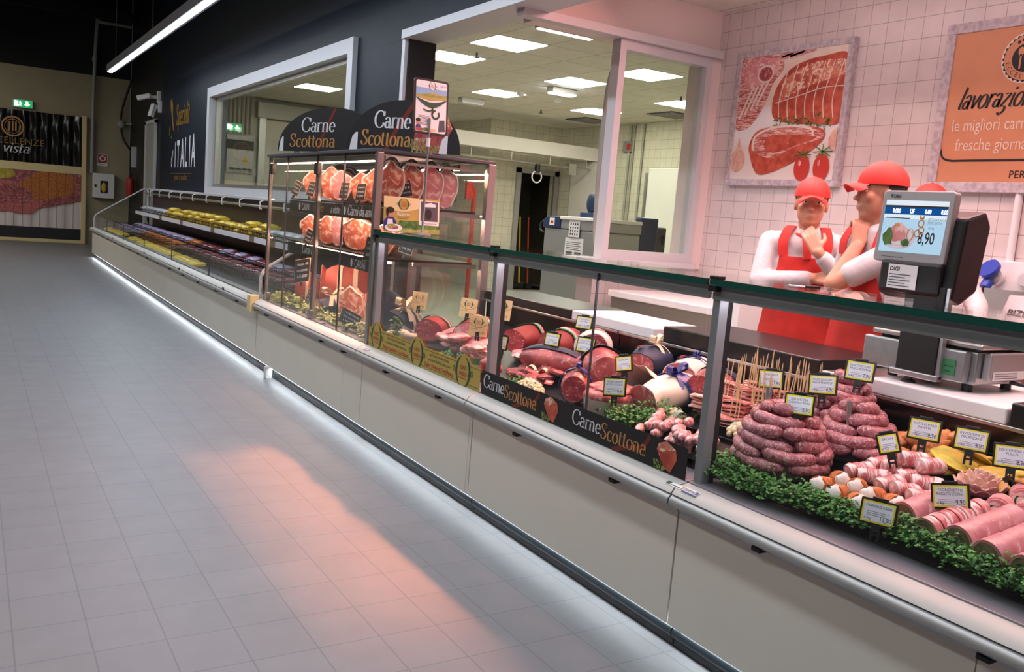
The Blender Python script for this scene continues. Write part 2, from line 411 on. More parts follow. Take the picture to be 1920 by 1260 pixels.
# ---- palette
grid_mat('floor_tile', 'XY', .2047, .228, .1097, 2.703, '#88898d', '#73767b', .0026, .42, .025, .5)
mat('dark_panel', '#17191e', .45, var=.08, vscale=8); mat('dark_matte', '#121316', .8)
grid_mat('dark_wall', 'YZ', 1.2, .6, 7.08, 2.2, '#1d2431', '#11151c', .003, .5, .04, .15)
mat('beige_wall', '#a89d82', .8, var=.03, vscale=4); mat('cream_frame', '#e6d09a', .5); mat('light_door', '#a4a49f', .5)
mat('white_frame', '#c9cace', .45); mat('white_wall', '#dcdad6', .6, var=.02, vscale=3)
grid_mat('wall_tile_x', 'YZ', .1318, .1318, 4.0, 1.775, '#e2d8d6', '#a59c9b', .0022, .3, .02)
grid_mat('wall_tile_y', 'XZ', .1318, .1318, 4.05, 1.775, '#e2d8d6', '#a59c9b', .0022, .3, .02)
grid_mat('prep_tile_x', 'YZ', .15, .15, 10, 1.5, '#e6e2d2', '#b9b4a4', .0035, .35, .03)
grid_mat('prep_tile_y', 'XZ', .15, .15, 8, 1.5, '#e6e2d2', '#b9b4a4', .0035, .35, .03)
grid_mat('shaded_back_tile', 'XZ', .15, .15, 8, 1.5, '#5a564a', '#47443b', .0035, .5, .03)  # darker tile colour stands in for the unlit room behind the doorway
grid_mat('prep_ceiling', 'XY', .605, .605, 4.45, 7.83, '#e6e3d8', '#a5a298', .006, .9, .02)
mat('prep_floor', '#b5b0a2', .6); mat('soffit', '#eadbd8', .7); mat('store_ceiling', '#17191c', .9)
mat('panel_white', '#e4e0d4', .42, var=.015, vscale=3); mat('bumper_white', '#c6c4bf', .55); mat('rail_alu', '#aeaeae', .45, .7); mat('ham_cloth', '#a84c3a', .6, var=.12, vscale=18); mat('alu', '#b7b9bb', .3, .85, var=.05, vscale=40)
mat('steel', '#b9b8b6', .28, .9, bump=.02, bscale=300); mat('steel_matte', '#a9a9ab', .45, .6); mat('deck_grey', '#8d8a92', .4, .3)
mat('post_grey', '#9a9aa0', .45, .2); mat('kick_black', '#0b0d10', .25); mat('kick_tube', '#192127', .3); mat('black', '#0c0c0d', .45)
mat('black_gloss', '#0a0a0b', .18); mat('black_slate', '#151416', .4, var=.1, vscale=30); mat('granite', '#1a1a1c', .3, var=.25, vscale=90)
mat('marble', '#e6e4e6', .35, var=.02, vscale=9); mat('dark_red_plastic', '#3a3032', .4)
glass('glass_clear'); glass('glass_window', (.93, .96, .93), .05); glass('glass_tower', (.95, .97, .96), .1)
mat('glass_edge', '#0e4b42', .12, spec=.8)
mat('white', '#e9e9e9', .5); mat('paper', '#e4e4ea', .6); mat('paper_lilac', '#e2e2ec', .6); mat('sky_print', '#8fb2d6', .6); mat('yellow', '#e3d427', .5)
mat('ink', '#15151a', .6); mat('ink_grey', '#4a4a52', .6); mat('gold', '#c08a4e', .45); mat('gold_dim', '#8f6d1e', .5); mat('sign_white', '#dcdce2', .5)
mat('sign_red', '#6d1f18', .5); mat('olive', '#b9a04e', .5); mat('olive_dark', '#6b6a2a', .5); mat('laurel', '#1c4a38', .5); mat('red_ink', '#b03326', .5)
mat('tan_card', '#e9c08a', .5); mat('price_ink', '#7a5a3a', .5); mat('orange_board', '#cb8d68', .6, var=.03, vscale=5)
mat('grey_frame', '#a79ea6', .7, col2='#c9c1c6', vscale=30); mat('green_sign', '#0f9a55', .4, emit='#18b060', es=.8); mat('sign_lit', '#ffffff', .4, emit='#ffffff', es=1.6)
emis('led_white', (.8, .88, 1), 45); emis('led_floor', (.9, .96, 1), 32); emis('led_warm', (1, .55, .42), 85); emis('led_lilac', (.95, .9, 1), 28)
emis('led_panel', (1, .93, .74), 30); emis('screen_blue', '#b9dcf4', .9); emis('screen_white', '#e6f1fa', .95); emis('screen_bar', '#1b5fae', .7)
mat('red_fabric', '#c8281e', .75, var=.1, vscale=14, bump=.7, bscale=9); mat('cap_red', '#d8332a', .7); mat('white_fabric', '#cdc6c7', .8, var=.05, vscale=10, bump=.9, bscale=11)
mat('skin', '#c98f74', .5, var=.05, vscale=18); mat('hair', '#2a1d18', .7); mat('trouser', '#b9b6b4', .8); mat('shoe', '#1a1a1a', .5)
# food
meat_mat('sausage', '#8d4852', '#b56e76', '#d3a6a4', 120, .57, .24)
meat_mat('beef', '#8d3a3d', '#b85c5b', '#d6a8a2', 30, .6, .36)
meat_mat('beef_cut', '#8d2c34', '#b0474d', '#dfb1ae', 34, .62, .3, (1, 1, 2))
meat_mat('pork', '#cf8386', '#dfa19f', '#efcfc9', 22, .56, .32)
meat_mat('pink_roll', '#b87076', '#cd9094', '#dcb0ae', 40, .6, .4)
meat_mat('bacon', '#ad4f4b', '#cd7d74', '#eac8bd', 22, .52, .3, (.6, .6, 5)); meat_mat('steak_print', '#a33f2f', '#c85f48', '#dd9f88', 30, .68, .6)
meat_mat('bacon_wrap', '#bb5e60', '#cf7f7d', '#ecd2d0', 24, .5, .3, (2.5, .4, 1))
meat_mat('tartare', '#b04a4c', '#cc6c6a', '#e2a6a0', 80, .6, .35)
meat_mat('warm_meat', '#b25240', '#d6866c', '#f0cdb6', 22, .54, .38)
meat_mat('breaded', '#b5703a', '#d4935a', '#e3b27e', 60, .62, .8)
meat_mat('breaded_dark', '#a85a26', '#cc7a3c', '#e0a468', 70, .6, .8)
meat_mat('yellow_cutlet', '#b79a2e', '#d3bc4c', '#8fa04a', 18, .58, .7)
meat_mat('filling', '#e2d8d2', '#efe8e2', '#40383a', 60, .66, .6)
mat('fat', '#e6d3c6', .4, col2='#eadfd6', vscale=30); mat('navy_cloth', '#1d2440', .55, var=.2, vscale=20); mat('red_cloth', '#8a2a26', .6, var=.12, vscale=18)
mat('blue_ribbon', '#23307a', .35); mat('cream_ribbon', '#e0cdb0', .4); mat('wrap_paper', '#e2d2c4', .6, var=.05, vscale=12); mat('flag_green', '#2f7a4c', .5)
mat('flag_white', '#e6e0dc', .5); mat('flag_red', '#c23a30', .5); mat('grape', '#d8c9a2', .25, var=.06, vscale=60, sss=.0); mat('leaf', '#2f5a26', .5, col2='#5d8a3c', vscale=30)
mat('leaf_pale', '#7d8f4a', .5, col2='#a9ae62', vscale=30); mat('parsley', '#26601f', .5, col2='#559a3a', vscale=40); mat('cabbage', '#8fae9a', .5)
mat('stick', '#d9b98c', .6); mat('onion', '#b8808a', .4, col2='#dcb0a0', vscale=25); mat('onion_in', '#e2c4a6', .4, col2='#d6a09a', vscale=30)
mat('spiral_dark', '#2d3526', .5); mat('spiral_cream', '#e6dac6', .5); mat('roll_fill', '#6e5a48', .6, col2='#8e7a5c', vscale=50)
mat('pack_yellow', '#d9b21a', .3, col2='#e6cf5a', vscale=22); mat('pack_white', '#b9bcc4', .25, col2='#d6d9de', vscale=16); mat('pack_lilac', '#8f86a8', .3, col2='#b9aecb', vscale=18)
meat_mat('pack_meat', '#6d2a30', '#8f4048', '#b58a90', 14, .6, .2); mat('pack_orange', '#c7651e', .3, col2='#d88a3a', vscale=20)
mat('rubber_blue', '#22345c', .4); mat('yellow_tape', '#d9b23a', .5); mat('pipe_grey', '#9a9a94', .5); mat('red_hose', '#b02a1e', .4); mat('blue_plug', '#2b46b0', .4)
# ================================================================== setting
def S(name, mt, *bx):
    mb = MB()
    for b in bx: mb.box(*b, mt)
    return struct(mb.build(name))
S('floor', 'floor_tile', (-6, 3.38, -3, 22.5, -.1, 0))
S('floor_service', 'prep_floor', (3.38, 10.1, -3, 16.8, -.1, 0))
S('wall_end', 'beige_wall', (-6, 3.15, 22.3, 22.5, 0, 3.76))
S('wall_end_upper', 'dark_matte', (-6, 3.15, 22.28, 22.5, 3.76, 6))
S('ceiling_shop', 'store_ceiling', (-6, 3.38, -3, 22.5, 6, 6.1))
S('wall_far_side', 'beige_wall', (-6.1, -6, -3, 22.5, 0, 6)); S('wall_behind', 'beige_wall', (-6, 10, -3.1, -3, 0, 6))
# dark panelled wall with the window hole and the wide opening
S('wall_dark', 'dark_wall', (3.15, 3.38, 14.2, 18.35, 0, 6), (3.15, 3.38, 8.3, 14.2, 0, 1.4), (3.15, 3.38, 8.3, 14.2, 2.88, 6), (3.15, 3.38, 7.1, 8.3, 0, 6),
  (3.15, 3.38, -3, 7.1, 2.85, 6))
S('wall_dark_far', 'dark_panel', (3.17, 3.38, 20.0, 22.4, 0, 6), (3.17, 3.38, 18.35, 18.9, 0, 6), (3.17, 3.38, 18.9, 20, 2.67, 6))
mb = MB(); mb.box(3.14, 3.2, 18.9, 20.0, 0, 2.67, 'light_door'); mb.box(3.12, 3.16, 18.84, 18.94, 0, 2.72, 'white_frame'); mb.box(3.12, 3.16, 19.96, 20.06, 0, 2.72, 'white_frame')
mb.box(3.12, 3.16, 18.84, 20.06, 2.66, 2.73, 'white_frame'); struct(mb.build('door_1'))
# window_1: aluminium frame and pane
mb = MB()
frame4(mb, 'x', 3.1, 3.3, 8.22, 14.28, 1.33, 2.95, .14, .14, 'white_frame'); frame4(mb, 'x', 3.2, 3.26, 8.36, 14.14, 1.47, 2.81, .05, .05, 'alu')
w1 = struct(mb.build('window_1')); mb = MB(); mb.box(3.225, 3.235, 8.4, 14.1, 1.5, 2.77, 'glass_window'); p = mb.build('pane', w1)
# frame round the opening
mb = MB(); mb.box(3.1, 3.4, 3.9, 7.1, 2.79, 2.86, 'white_frame'); mb.box(3.1, 3.4, -3, 3.9, 2.79, 2.86, 'white_frame'); mb.box(3.12, 3.15, 7.06, 7.12, .3, 2.86, 'white_frame'); struct(mb.build('trim_1'))
S('trim_2', 'dark_panel', (3.151, 3.4, 7.04, 7.1, 0, 2.79))
# service bay: side wall with pass-through, tiled rear wall, ceilings
mb = MB(); mb.box(3.38, 5.1, 5.4, 5.6, 2.76, 3.2, 'soffit'); struct(mb.build('wall_side_lintel'))
S('wall_side', 'wall_tile_y', (4.05, 5.1, 5.4, 5.6, 0, 1.08)); S('trim_3', 'soffit', (4.98, 5.1, 5.36, 5.6, 1.08, 2.76))
mb = MB(); mb.box(3.9, 5.0, 5.3, 5.62, 1.08, 1.125, 'white_frame'); struct(mb.build('trim_4', bevel=.005))
mb = MB()
frame4(mb, 'y', 5.34, 5.44, 4.07, 4.99, 1.125, 2.74, .058, .07, 'white_frame')
mb.box(3.2, 5.06, 5.3, 5.4, 2.742, 2.80, 'white_frame')
w2 = struct(mb.build('window_2')); mb = MB(); mb.box(4.12, 4.94, 5.385, 5.395, 1.18, 2.68, 'glass_window'); mb.build('pane', w2)
S('wall_rear', 'wall_tile_x', (5.1, 5.2, -3, 5.6, 0, 3.2)); S('ceiling_service', 'prep_ceiling', (3.38, 5.1, -3, 5.6, 3.12, 3.2))
# prep room seen through the openings
S('ceiling_prep', 'prep_ceiling', (3.38, 9.9, 5.6, 16.7, 3.15, 3.25))
S('wall_prep_right', 'prep_tile_x', (9.8, 9.9, 5.4, 14.5, 0, 3.15))
S('wall_prep_back', 'prep_tile_y', (8.2, 8.9, 14.45, 14.6, 0, 3.15), (9.7, 9.9, 14.45, 14.6, 0, 3.15), (8.9, 9.7, 14.45, 14.6, 2.24, 3.15))
S('wall_prep_left', 'white_wall', (3.38, 8.2, 16.55, 16.7, 0, 3.15)); S('wall_prep_jog', 'prep_tile_x', (8.2, 8.3, 14.6, 16.7, 0, 3.15)); S('wall_prep_front', 'prep_tile_y', (5.1, 9.9, 5.4, 5.6, 0, 3.15))
mb = MB(); mb.box(8.82, 8.92, 14.4, 14.46, 0, 2.32, 'steel_matte'); mb.box(9.68, 9.78, 14.4, 14.46, 0, 2.32, 'steel_matte'); mb.box(8.82, 9.78, 14.4, 14.46, 2.23, 2.32, 'steel_matte'); struct(mb.build('door_2'))
S('wall_back_room', 'shaded_back_tile', (8.3, 10.4, 16.2, 16.3, 0, 3.15)); S('wall_back_room_side', 'shaded_back_tile', (10.3, 10.4, 14.6, 16.3, 0, 3.15)); S('ceiling_back_room', 'prep_ceiling', (8.3, 10.4, 14.6, 16.3, 3.15, 3.2))
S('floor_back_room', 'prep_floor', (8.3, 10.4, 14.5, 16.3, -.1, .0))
# ceiling light panels of the prep room
k = 1.77/1.72
spots = [((4.62, 7.91), 'nearest the opening, left of the sprinkler'), ((4.62, 9.16), 'half hidden by the dark post beside the opening'), ((6.42, 9.27), 'in the middle of the ceiling'), ((6.39, 11.1), 'behind the smoke detector and emergency lamp'),
         ((6.56, 8.07), 'seen through the sliding pane, the nearer one'), ((8.25, 11.3), 'farthest, above the tiled corner'), ((8.35, 9.42), 'seen through the sliding pane, the farther one'), ((4.55, 13.45), 'seen through the long window')]
for (x, y), d in spots:
    x *= k; y *= k
    t = thing('ceiling_light', 'square recessed ceiling light panel ' + d, 'ceiling light', (x, y, 3.15), 'prep room ceiling lights')
    mb = MB(); mb.box(x-.31, x+.31, y-.31, y+.31, 3.146, 3.15, 'white_frame'); mb.build('frame', t)
    mb = MB(); mb.box(x-.29, x+.29, y-.29, y+.29, 3.142, 3.146, 'led_panel'); mb.build('diffuser', t)
t = thing('strip_light', 'slim white strip light at the edge of the prep ceiling by the lintel', 'light', (4.78, 7.15, 3.15))
mb = MB(); mb.box(4.46, 5.1, 7.12, 7.18, 3.125, 3.15, 'white_frame'); mb.build('housing', t); mb = MB(); mb.box(4.48, 5.08, 7.125, 7.175, 3.118, 3.125, 'led_panel'); mb.build('diffuser', t)
def elamp(x, y, lit, lab):
    t = thing('emergency_lamp', lab, 'emergency light', (x, y, 3.15))
    mb = MB(); mb.box(x-.2, x+.2, y-.08, y+.08, 3.08, 3.15, 'white_frame'); mb.build('housing', t, bevel=.01)
    mb = MB(); mb.box(x-.18, x+.18, y-.07, y+.07, 3.065, 3.08, 'led_white' if lit else 'white'); mb.build('diffuser', t)
elamp(6.82, 10.15, 1, 'lit boxy emergency lamp on the prep ceiling between light panels'); elamp(6.65, 12.4, 0, 'unlit grey emergency lamp on the prep ceiling')
for x, y, lab in [(4.8, 8.9, 'small sprinkler head under the ceiling beside the nearest light panel'), (7.95, 12.4, 'small sprinkler head far back under the prep ceiling'), (8.08, 9.18, 'small sprinkler head seen through the sliding pane')]:
    mb = MB(); mb.tube([(x, y, 3.15), (x, y, 3.09)], .012, 'ink_grey'); mb.lathe([(.005, 3.105), (.035, 3.1), (.035, 3.095), (.005, 3.09)], (x, y, 0), 'ink_grey', 12)
    tag(mb.build('sprinkler'), lab, 'sprinkler', 'sprinkler heads')
for x, y, lab in [(6.68, 11.0, 'round smoke detector on the prep ceiling behind a light panel'), (7.36, 11.05, 'small round smoke detector beside the lit emergency lamp')]:
    mb = MB(); mb.lathe([(.06, 3.15), (.06, 3.12), (.045, 3.1), (.02, 3.09)], (x, y, 0), 'white', 16); tag(mb.build('smoke_detector', smooth=40), lab, 'smoke detector')
for x, y, lab in [(9.3, 10.7, 'dark ceiling vent seen through the sliding pane'), (9.15, 12.7, 'dark ceiling vent near the tiled corner')]:
    mb = MB(); mb.box(x-.3, x+.3, y-.3, y+.3, 3.135, 3.15, 'ink_grey')
    for i in range(6): mb.box(x-.28, x+.28, y-.26+i*.1, y-.23+i*.1, 3.128, 3.136, 'steel_matte')
    tag(mb.build('ceiling_vent'), lab, 'vent')
# big white lintel box across the prep room, with cable rail
mb = MB(); mb.box(6.6, 9.8, 13.2, 13.5, 2.51, 2.74, 'white_wall'); struct(mb.build('beam_prep'))
mb = MB(); mb.tube([(7.0, 13.3, 2.35), (9.7, 13.3, 2.35)], .02, 'steel'); mb.box(9.2, 9.35, 13.25, 13.35, 2.22, 2.42, 'steel')
for i in range(4): mb.tube([(7.2+i*.8, 13.3, 2.35), (7.2+i*.8, 13.3, 2.52)], .012, 'steel')
tag(mb.build('overhead_rail', smooth=40), 'steel overhead meat rail hung under the white box beam', 'rail')
t = thing('hanging_lamp', 'small round white lamp on a black holder hanging before the dark doorway', 'lamp', (8.55, 13.3, 2.3))
mb = MB(); mb.tube([(8.55, 13.3, 2.34), (8.55, 13.3, 2.2)], .05, 'black'); mb.build('holder', t, smooth=40)
mb = MB(); mb.tube([(8.55+.1*math.cos(a), 13.3, 2.12+.1*math.sin(a)) for a in [2*PI*i/20 for i in range(21)]], .012, 'white', cap=False); mb.build('ring', t, smooth=60)
def conduits(lab, xs, y, z0, z1, r=.018, axis='x'):
    t = thing('conduit_bundle', lab, 'pipes', (xs[0] if axis == 'x' else y, y if axis == 'x' else xs[0], z0))
    for q in xs:
        mb = MB(); a = (q, y) if axis == 'x' else (y, q); mb.tube([(*a, z0), (*a, z1)], r, 'pipe_grey'); mb.build('pipe', t, smooth=60)
conduits('row of grey vertical conduits beyond the long window', [3.98+i*.075 for i in range(6)], 16.52, 2.48, 3.14)
conduits('pair of white wall pipes right of the dark doorway', [10.0-.05, 9.4+.35], 14.43, .5, 2.5) if 0 else None
conduits('grey wall conduits in the corner behind the sliding pane', [12.3, 12.2, 11.95], 9.77, 1.4, 3.12, .02, 'y')
mb = MB(); mb.box(9.72, 9.795, 11.1, 11.75, 1.5, 2.3, 'steel_matte'); mb.box(9.71, 9.73, 11.15, 11.7, 1.55, 2.1, 'steel'); tag(mb.build('steel_cabinet', bevel=.005), 'grey steel wall cabinet on the tiled wall behind the sliding pane', 'cabinet')
mb = MB(); mb.box(9.74, 9.8, 12.2, 12.45, 2.66, 2.85, 'steel_matte'); mb.box(9.735, 9.742, 12.24, 12.34, 2.7, 2.8, 'red_ink'); tag(mb.build('junction_box'), 'grey junction box with red switch on conduits behind the sliding pane', 'switch box')
t = thing('upright_fridge', 'tall cream cabinet at the right edge behind the sliding pane', 'cabinet', (8.35, 9.3, 0))
mb = MB(); mb.box(8.0, 8.75, 9.0, 9.6, .1, 2.2, 'white_wall'); mb.build('body', t, bevel=.01); mb = MB(); mb.box(8.02, 8.73, 9.02, 9.58, 0, .1, 'ink'); mb.build('base', t)
mb = MB(); mb.box(8.03, 8.72, 8.985, 9.0, .15, 2.15, 'white_wall'); d = mb.build('door', t, bevel=.004)
# things on the far wall behind the long window
t = thing('sliding_door', 'white cold-room sliding door with grey track box seen through the long window', 'door', (5.4, 16.45, 0))
mb = MB(); mb.box(4.44, 7.2, 16.36, 16.55, 2.8, 3.08, 'steel_matte'); mb.build('track_box', t, bevel=.01); mb = MB(); mb.box(4.62, 6.6, 16.45, 16.54, .05, 2.78, 'white_wall'); mb.build('panel', t, bevel=.01)
mb = MB(); mb.box(4.5, 4.62, 16.43, 16.55, .05, 2.8, 'alu'); mb.build('frame', t)
def exit_sign(x, y, z, wd, ht, lab):
    t = thing('exit_sign', lab, 'exit sign', (x, y, z)); P = PY(x-wd/2, y-.03, z-ht/2)
    mb = MB(); mb.box(x-wd/2-.01, x+wd/2+.01, y-.03, y+.03, z-ht/2-.01, z+ht/2+.01, 'white_frame'); mb.build('housing', t)
    mb = MB(); mb.rect(0, wd, 0, ht, P, 'green_sign'); a = ht
    # running figure, door, arrow down
    mb.rect(wd*.06, wd*.26, a*.12, a*.88, P, 'sign_lit', lift=.001); mb.disc(wd*.36, a*.76, a*.09, a*.09, P, 'sign_lit', lift=.001, n=12)
    for q in [((.3, .6), (.42, .62)), ((.36, .66), (.34, .4)), ((.34, .4), (.42, .2)), ((.34, .4), (.27, .18)), ((.38, .6), (.45, .48))]:
        mb.stroke([(q[0][0]*wd, q[0][1]*a), (q[1][0]*wd, q[1][1]*a)], lambda i, t_: a*.1, P, 'sign_lit', .0015)
    mb.flat([(wd*.72, a*.15), (wd*.9, a*.45), (wd*.79, a*.45), (wd*.79, a*.85), (wd*.65, a*.85), (wd*.65, a*.45), (wd*.54, a*.45)], P, 'sign_lit', lift=.001)
    mb.build('sign_face', t)
exit_sign(4.05, 16.5, 2.58, .26, .12, 'small green exit sign seen through the long window')
exit_sign(.99, 22.25, 2.95, .36, .15, 'lit green emergency exit sign with white arrow above the strip curtain')
t = thing('tool_board', 'steel tool board with hooks seen through the long window', 'tool board', (4.18, 16.52, 1.8))
mb = MB(); mb.box(3.95, 4.43, 16.5, 16.55, 1.78, 2.44, 'steel_matte'); mb.build('board', t); mb = MB(); mb.box(3.95, 4.42, 16.46, 16.5, 2.2, 2.36, 'ink_grey'); mb.build('upper_bar', t)
mb = MB(); mb.tube([(4.0, 16.46, 1.85), (4.4, 16.46, 1.85)], .012, 'ink_grey')
for i in range(5): mb.tube([(4.02+i*.09, 16.45, 1.87), (4.02+i*.09, 16.43, 1.8), (4.05+i*.09, 16.42, 1.83)], .008, 'steel')
mb.build('hook_rail', t, smooth=50)
mb = MB(); mb.slab([(4.22, 16.495, 1.98), (4.34, 16.495, 1.98), (4.28, 16.495, 2.08)], (0, -.004, 0), 'yellow_tape'); mb.build('warning_triangle', t)
# machines in the prep room
t = thing('vacuum_packer', 'bulky grey machine with navy hood corner and taped notices in the prep room', 'machine', (5.9, 7.95, 0))
mb = MB(); mb.box(5.6, 6.2, 7.47, 8.46, .12, 1.3, 'steel_matte'); mb.build('body', t, bevel=.02)
for x in (5.68, 6.12):
    for y in (7.55, 8.38):
        mb = MB(); mb.tube([(x, y, 0), (x, y, .12)], .04, 'ink'); mb.build('wheel', t, smooth=60)
mb = MB(); mb.box(5.59, 6.2, 7.46, 8.12, 1.3, 1.40, 'steel_matte'); mb.box(5.57, 6.2, 7.45, 8.12, 1.402, 1.44, 'white'); mb.build('lid', t, bevel=.008)
mb = MB(); mb.prism([(8.125, 1.302), (8.47, 1.302), (8.47, 1.38), (8.38, 1.43), (8.125, 1.43)], 'x', 5.58, 6.2, 'rubber_blue'); mb.build('hood_end', t, bevel=.01)
P = PX(5.578, 8.33, 1.33); mb = MB(); mb.rect(0, .1, 0, .08, P, 'white'); mb.rect(.025, .075, .02, .05, P, 'red_ink', lift=.001); mb.build('sticker', t)
P = PX(5.585, 7.95, 1.22)
mb = MB(); mb.rect(0, .2, 0, .18, P, 'paper')
for r_ in range(4):
    for c_ in range(4): mb.rect(.025+c_*.042, .045+c_*.042, .02+r_*.036, .042+r_*.036, P, 'ink', lift=.001)
mb.build('upper_notice', t)
P = PX(5.598, 8.02, .95); mb = MB(); mb.rect(0, .34, 0, .26, P, 'paper'); mb.rect(.03, .15, .02, .11, P, 'ink_grey', lift=.001); mb.rect(.19, .31, .02, .11, P, 'ink_grey', lift=.001)
for i in range(5): mb.rect(.03, .3-.04*(i % 2), .13+i*.02, .136+i*.02, P, 'ink', lift=.001)
mb.build('lower_notice', t)
mb = MB(); mb.tube(spline([(5.7, 8.44, 1.38), (5.62, 8.54, 1.36), (5.6, 8.54, 1.27), (5.6, 8.46, 1.24)]), .012, 'ink'); mb.build('hose', t, smooth=60)
t = thing('table_scale', 'navy scale with a round dial standing on the prep room machine', 'scale', (5.9, 7.95, 1.44))
mb = MB(); mb.box(5.82, 6.0, 7.83, 8.1, 1.441, 1.5, 'rubber_blue'); mb.build('base', t, bevel=.01); mb = MB(); mb.blob((5.88, 7.98, 1.6), (.03, .085, .115), 'rubber_blue'); mb.build('dial', t, smooth=60)
t = thing('wall_door_panel', 'plain cream door panel on the tiled wall behind the prep machine', 'door', (9.76, 13.4, 0))
mb = MB(); mb.box(9.74, 9.795, 12.75, 13.95, .02, 2.5, 'white_wall'); mb.build('panel', t, bevel=.005); mb = MB(); mb.box(9.72, 9.74, 12.85, 12.89, 1.0, 1.25, 'alu'); mb.build('handle', t)
t = thing('meat_machine', 'dark steel machine with navy control box seen through the sliding pane', 'machine', (6.6, 8.3, 0))
mb = MB(); mb.box(6.25, 7.05, 8.02, 8.52, .1, 1.4, 'ink_grey'); mb.build('body', t, bevel=.02); mb = MB(); mb.box(6.62, 6.88, 7.98, 8.1, 1.1, 1.5, 'rubber_blue'); mb.build('control_box', t, bevel=.02)
mb = MB(); mb.box(6.22, 6.6, 8.0, 8.52, 1.4, 1.44, 'steel'); mb.build('top_plate', t, bevel=.005); mb = MB(); mb.box(6.27, 7.03, 8.04, 8.5, 0, .1, 'ink'); mb.build('plinth', t)
mb = MB(); mb.tube([(6.98, 8.0, 1.25), (6.97, 7.97, 1.3), (6.96, 7.97, 1.2)], .02, 'black'); mb.build('handle', t, smooth=50)
mb = MB(); mb.tube([(9.79-.02, 12.05, 1.42), (9.7, 12.05, 1.4)], .05, 'red_ink'); mb.box(9.7, 9.8, 11.9, 12.2, 1.3, 1.36, 'steel_matte'); tag(mb.build('wall_tap', smooth=40), 'wall tap with dark red handle behind the sliding pane', 'tap')
mb = MB(); mb.tube(spline([(4.33, 5.56, 2.78), (4.3, 5.64, 2.64), (4.22, 5.65, 2.4), (4.22, 5.65, 1.4), (4.23, 5.58, 1.12)]), .022, 'glass_tube' if 'glass_tube' in MATS else 'pipe_grey', 10)
tag(mb.build('plastic_pipe', smooth=60), 'thin beige plastic pipe running down beside the sliding pane frame', 'pipe')
mb = MB(); t = thing('fire_hose_pipe', 'red vertical pipe behind the meat tower', 'pipe', (5.5, 8.8, .4)) if 0 else None
mb = MB(); mb.tube([(6.6, 12.0, 0), (6.6, 12.0, 1.78)], .035, 'red_hose'); mb.box(6.45, 6.56, 11.96, 12.02, 1.6, 1.85, 'red_hose'); tag(mb.build('red_pole', smooth=50), 'red pole with red box standing right behind the glass meat tower', 'pole')
for i, (x, c) in enumerate([(9.15, 'red_hose'), (9.3, 'yellow_tape'), (9.5, 'red_hose')]):
    t = thing('broom', ['first red-handled broom in the dark doorway', 'yellow-handled broom between two red ones in the dark doorway', 'last red-handled broom in the dark doorway'][i], 'broom', (x, 14.9, 0), 'brooms in the doorway')
    mb = MB(); mb.tube([(x, 14.8, .1), (x+.03, 15.0, 1.4)], .018, c); mb.build('handle', t, smooth=60); mb = MB(); mb.box(x-.065, x+.065, 14.72, 14.88, 0, .1, 'black'); mb.build('head', t)
mb = MB(); mb.box(9.66, 9.98, 16.1, 16.2, 1.7, 2.2, 'white_frame'); mb.box(9.75, 9.82, 16.08, 16.1, 2.0, 2.05, 'ink'); tag(mb.build('electrical_box'), 'pale electrical box on the wall inside the dark doorway', 'box')
# ------------------------------------------------------------------ far end of the shop
mb = MB(); mb.tube(spline([(3.12, 22.2, 4.92), (2.5, 22.2, 4.92), (2.42, 22.2, 4.86), (2.37, 22.2, 3.3), (2.36, 22.2, 1.6)], 6), .04, 'pipe_grey', 10); mb.tube([(2.385, 22.2, 4.15), (2.383, 22.2, 4.05)], .055, 'pipe_grey')
tag(mb.build('conduit', smooth=50), 'tall grey conduit bending along the end wall into the hose cabinet', 'pipe')
t = thing('hose_cabinet', 'white fire hose cabinet with yellow window on the end wall', 'cabinet', (2.6, 22.2, 1.06))
mb = MB(); mb.box(2.38, 2.82, 22.1, 22.3, 1.06, 1.61, 'white'); mb.build('box', t, bevel=.008)
mb = MB(); mb.box(2.53, 2.68, 22.09, 22.1, 1.18, 1.45, 'ink'); mb.blob((2.6, 22.085, 1.3), (.05, .01, .11), 'yellow_tape'); mb.build('window', t); mb = MB(); mb.box(2.41, 2.45, 22.09, 22.1, 1.3, 1.36, 'ink'); mb.build('latch', t)
P = PY(2.48, 22.28, 1.78); mb = MB(); mb.rect(0, .21, 0, .27, P, 'white'); mb.rect(.01, .2, .07, .26, P, 'red_ink', lift=.001); mb.disc(.105, .17, .07, .06, P, 'white', lift=.002)
mb.disc(.11, .17, .04, .04, P, 'red_ink', lift=.003); mb.rect(.03, .18, .03, .04, P, 'ink', lift=.001)
tag(mb.build('fire_sign'), 'small red and white fire hose sign above the hose cabinet', 'sign')
def camera_box(c, lab, dirv):
    t = thing('security_camera', lab, 'security camera', c); c = Vector(c); d = Vector(dirv).normalized()
    mb = MB(); mb.box(3.1, 3.17, c.y-.05, c.y+.05, c.z-.1, c.z+.12, 'white'); mb.build('mount', t, bevel=.01)
    mb = MB(); mb.tube([(3.1, c.y, c.z), c], .03, 'white'); mb.build('arm', t, smooth=50)
    mb = MB(); s_ = d.cross(Vector((0, 0, 1))).normalized(); u_ = s_.cross(d); mb.obox(c+d*.08, d*.13, s_*.045, u_*.045, 'white'); mb.build('body', t, bevel=.01)
    mb = MB(); mb.tube([c+d*.21, c+d*.225], .035, 'ink'); mb.build('lens', t, smooth=50)
camera_box((2.94, 18.6, 3.12), 'white security camera pointing left on the dark wall beside the door', (-.8, .5, -.25))
camera_box((3.02, 18.45, 2.92), 'smaller white security camera hanging below another, pointing down', (-.3, -.2, -1))
mb = MB(); mb.tube(spline([(3.12, 22.0, 3.75), (2.95, 22.2, 3.0), (2.98, 22.2, 2.5), (3.1, 22.1, 2.25), (3.15, 22.0, 2.2)]), .025, 'black'); tag(mb.build('cable', smooth=60), 'black cable looping down the corner of the end wall', 'cable')
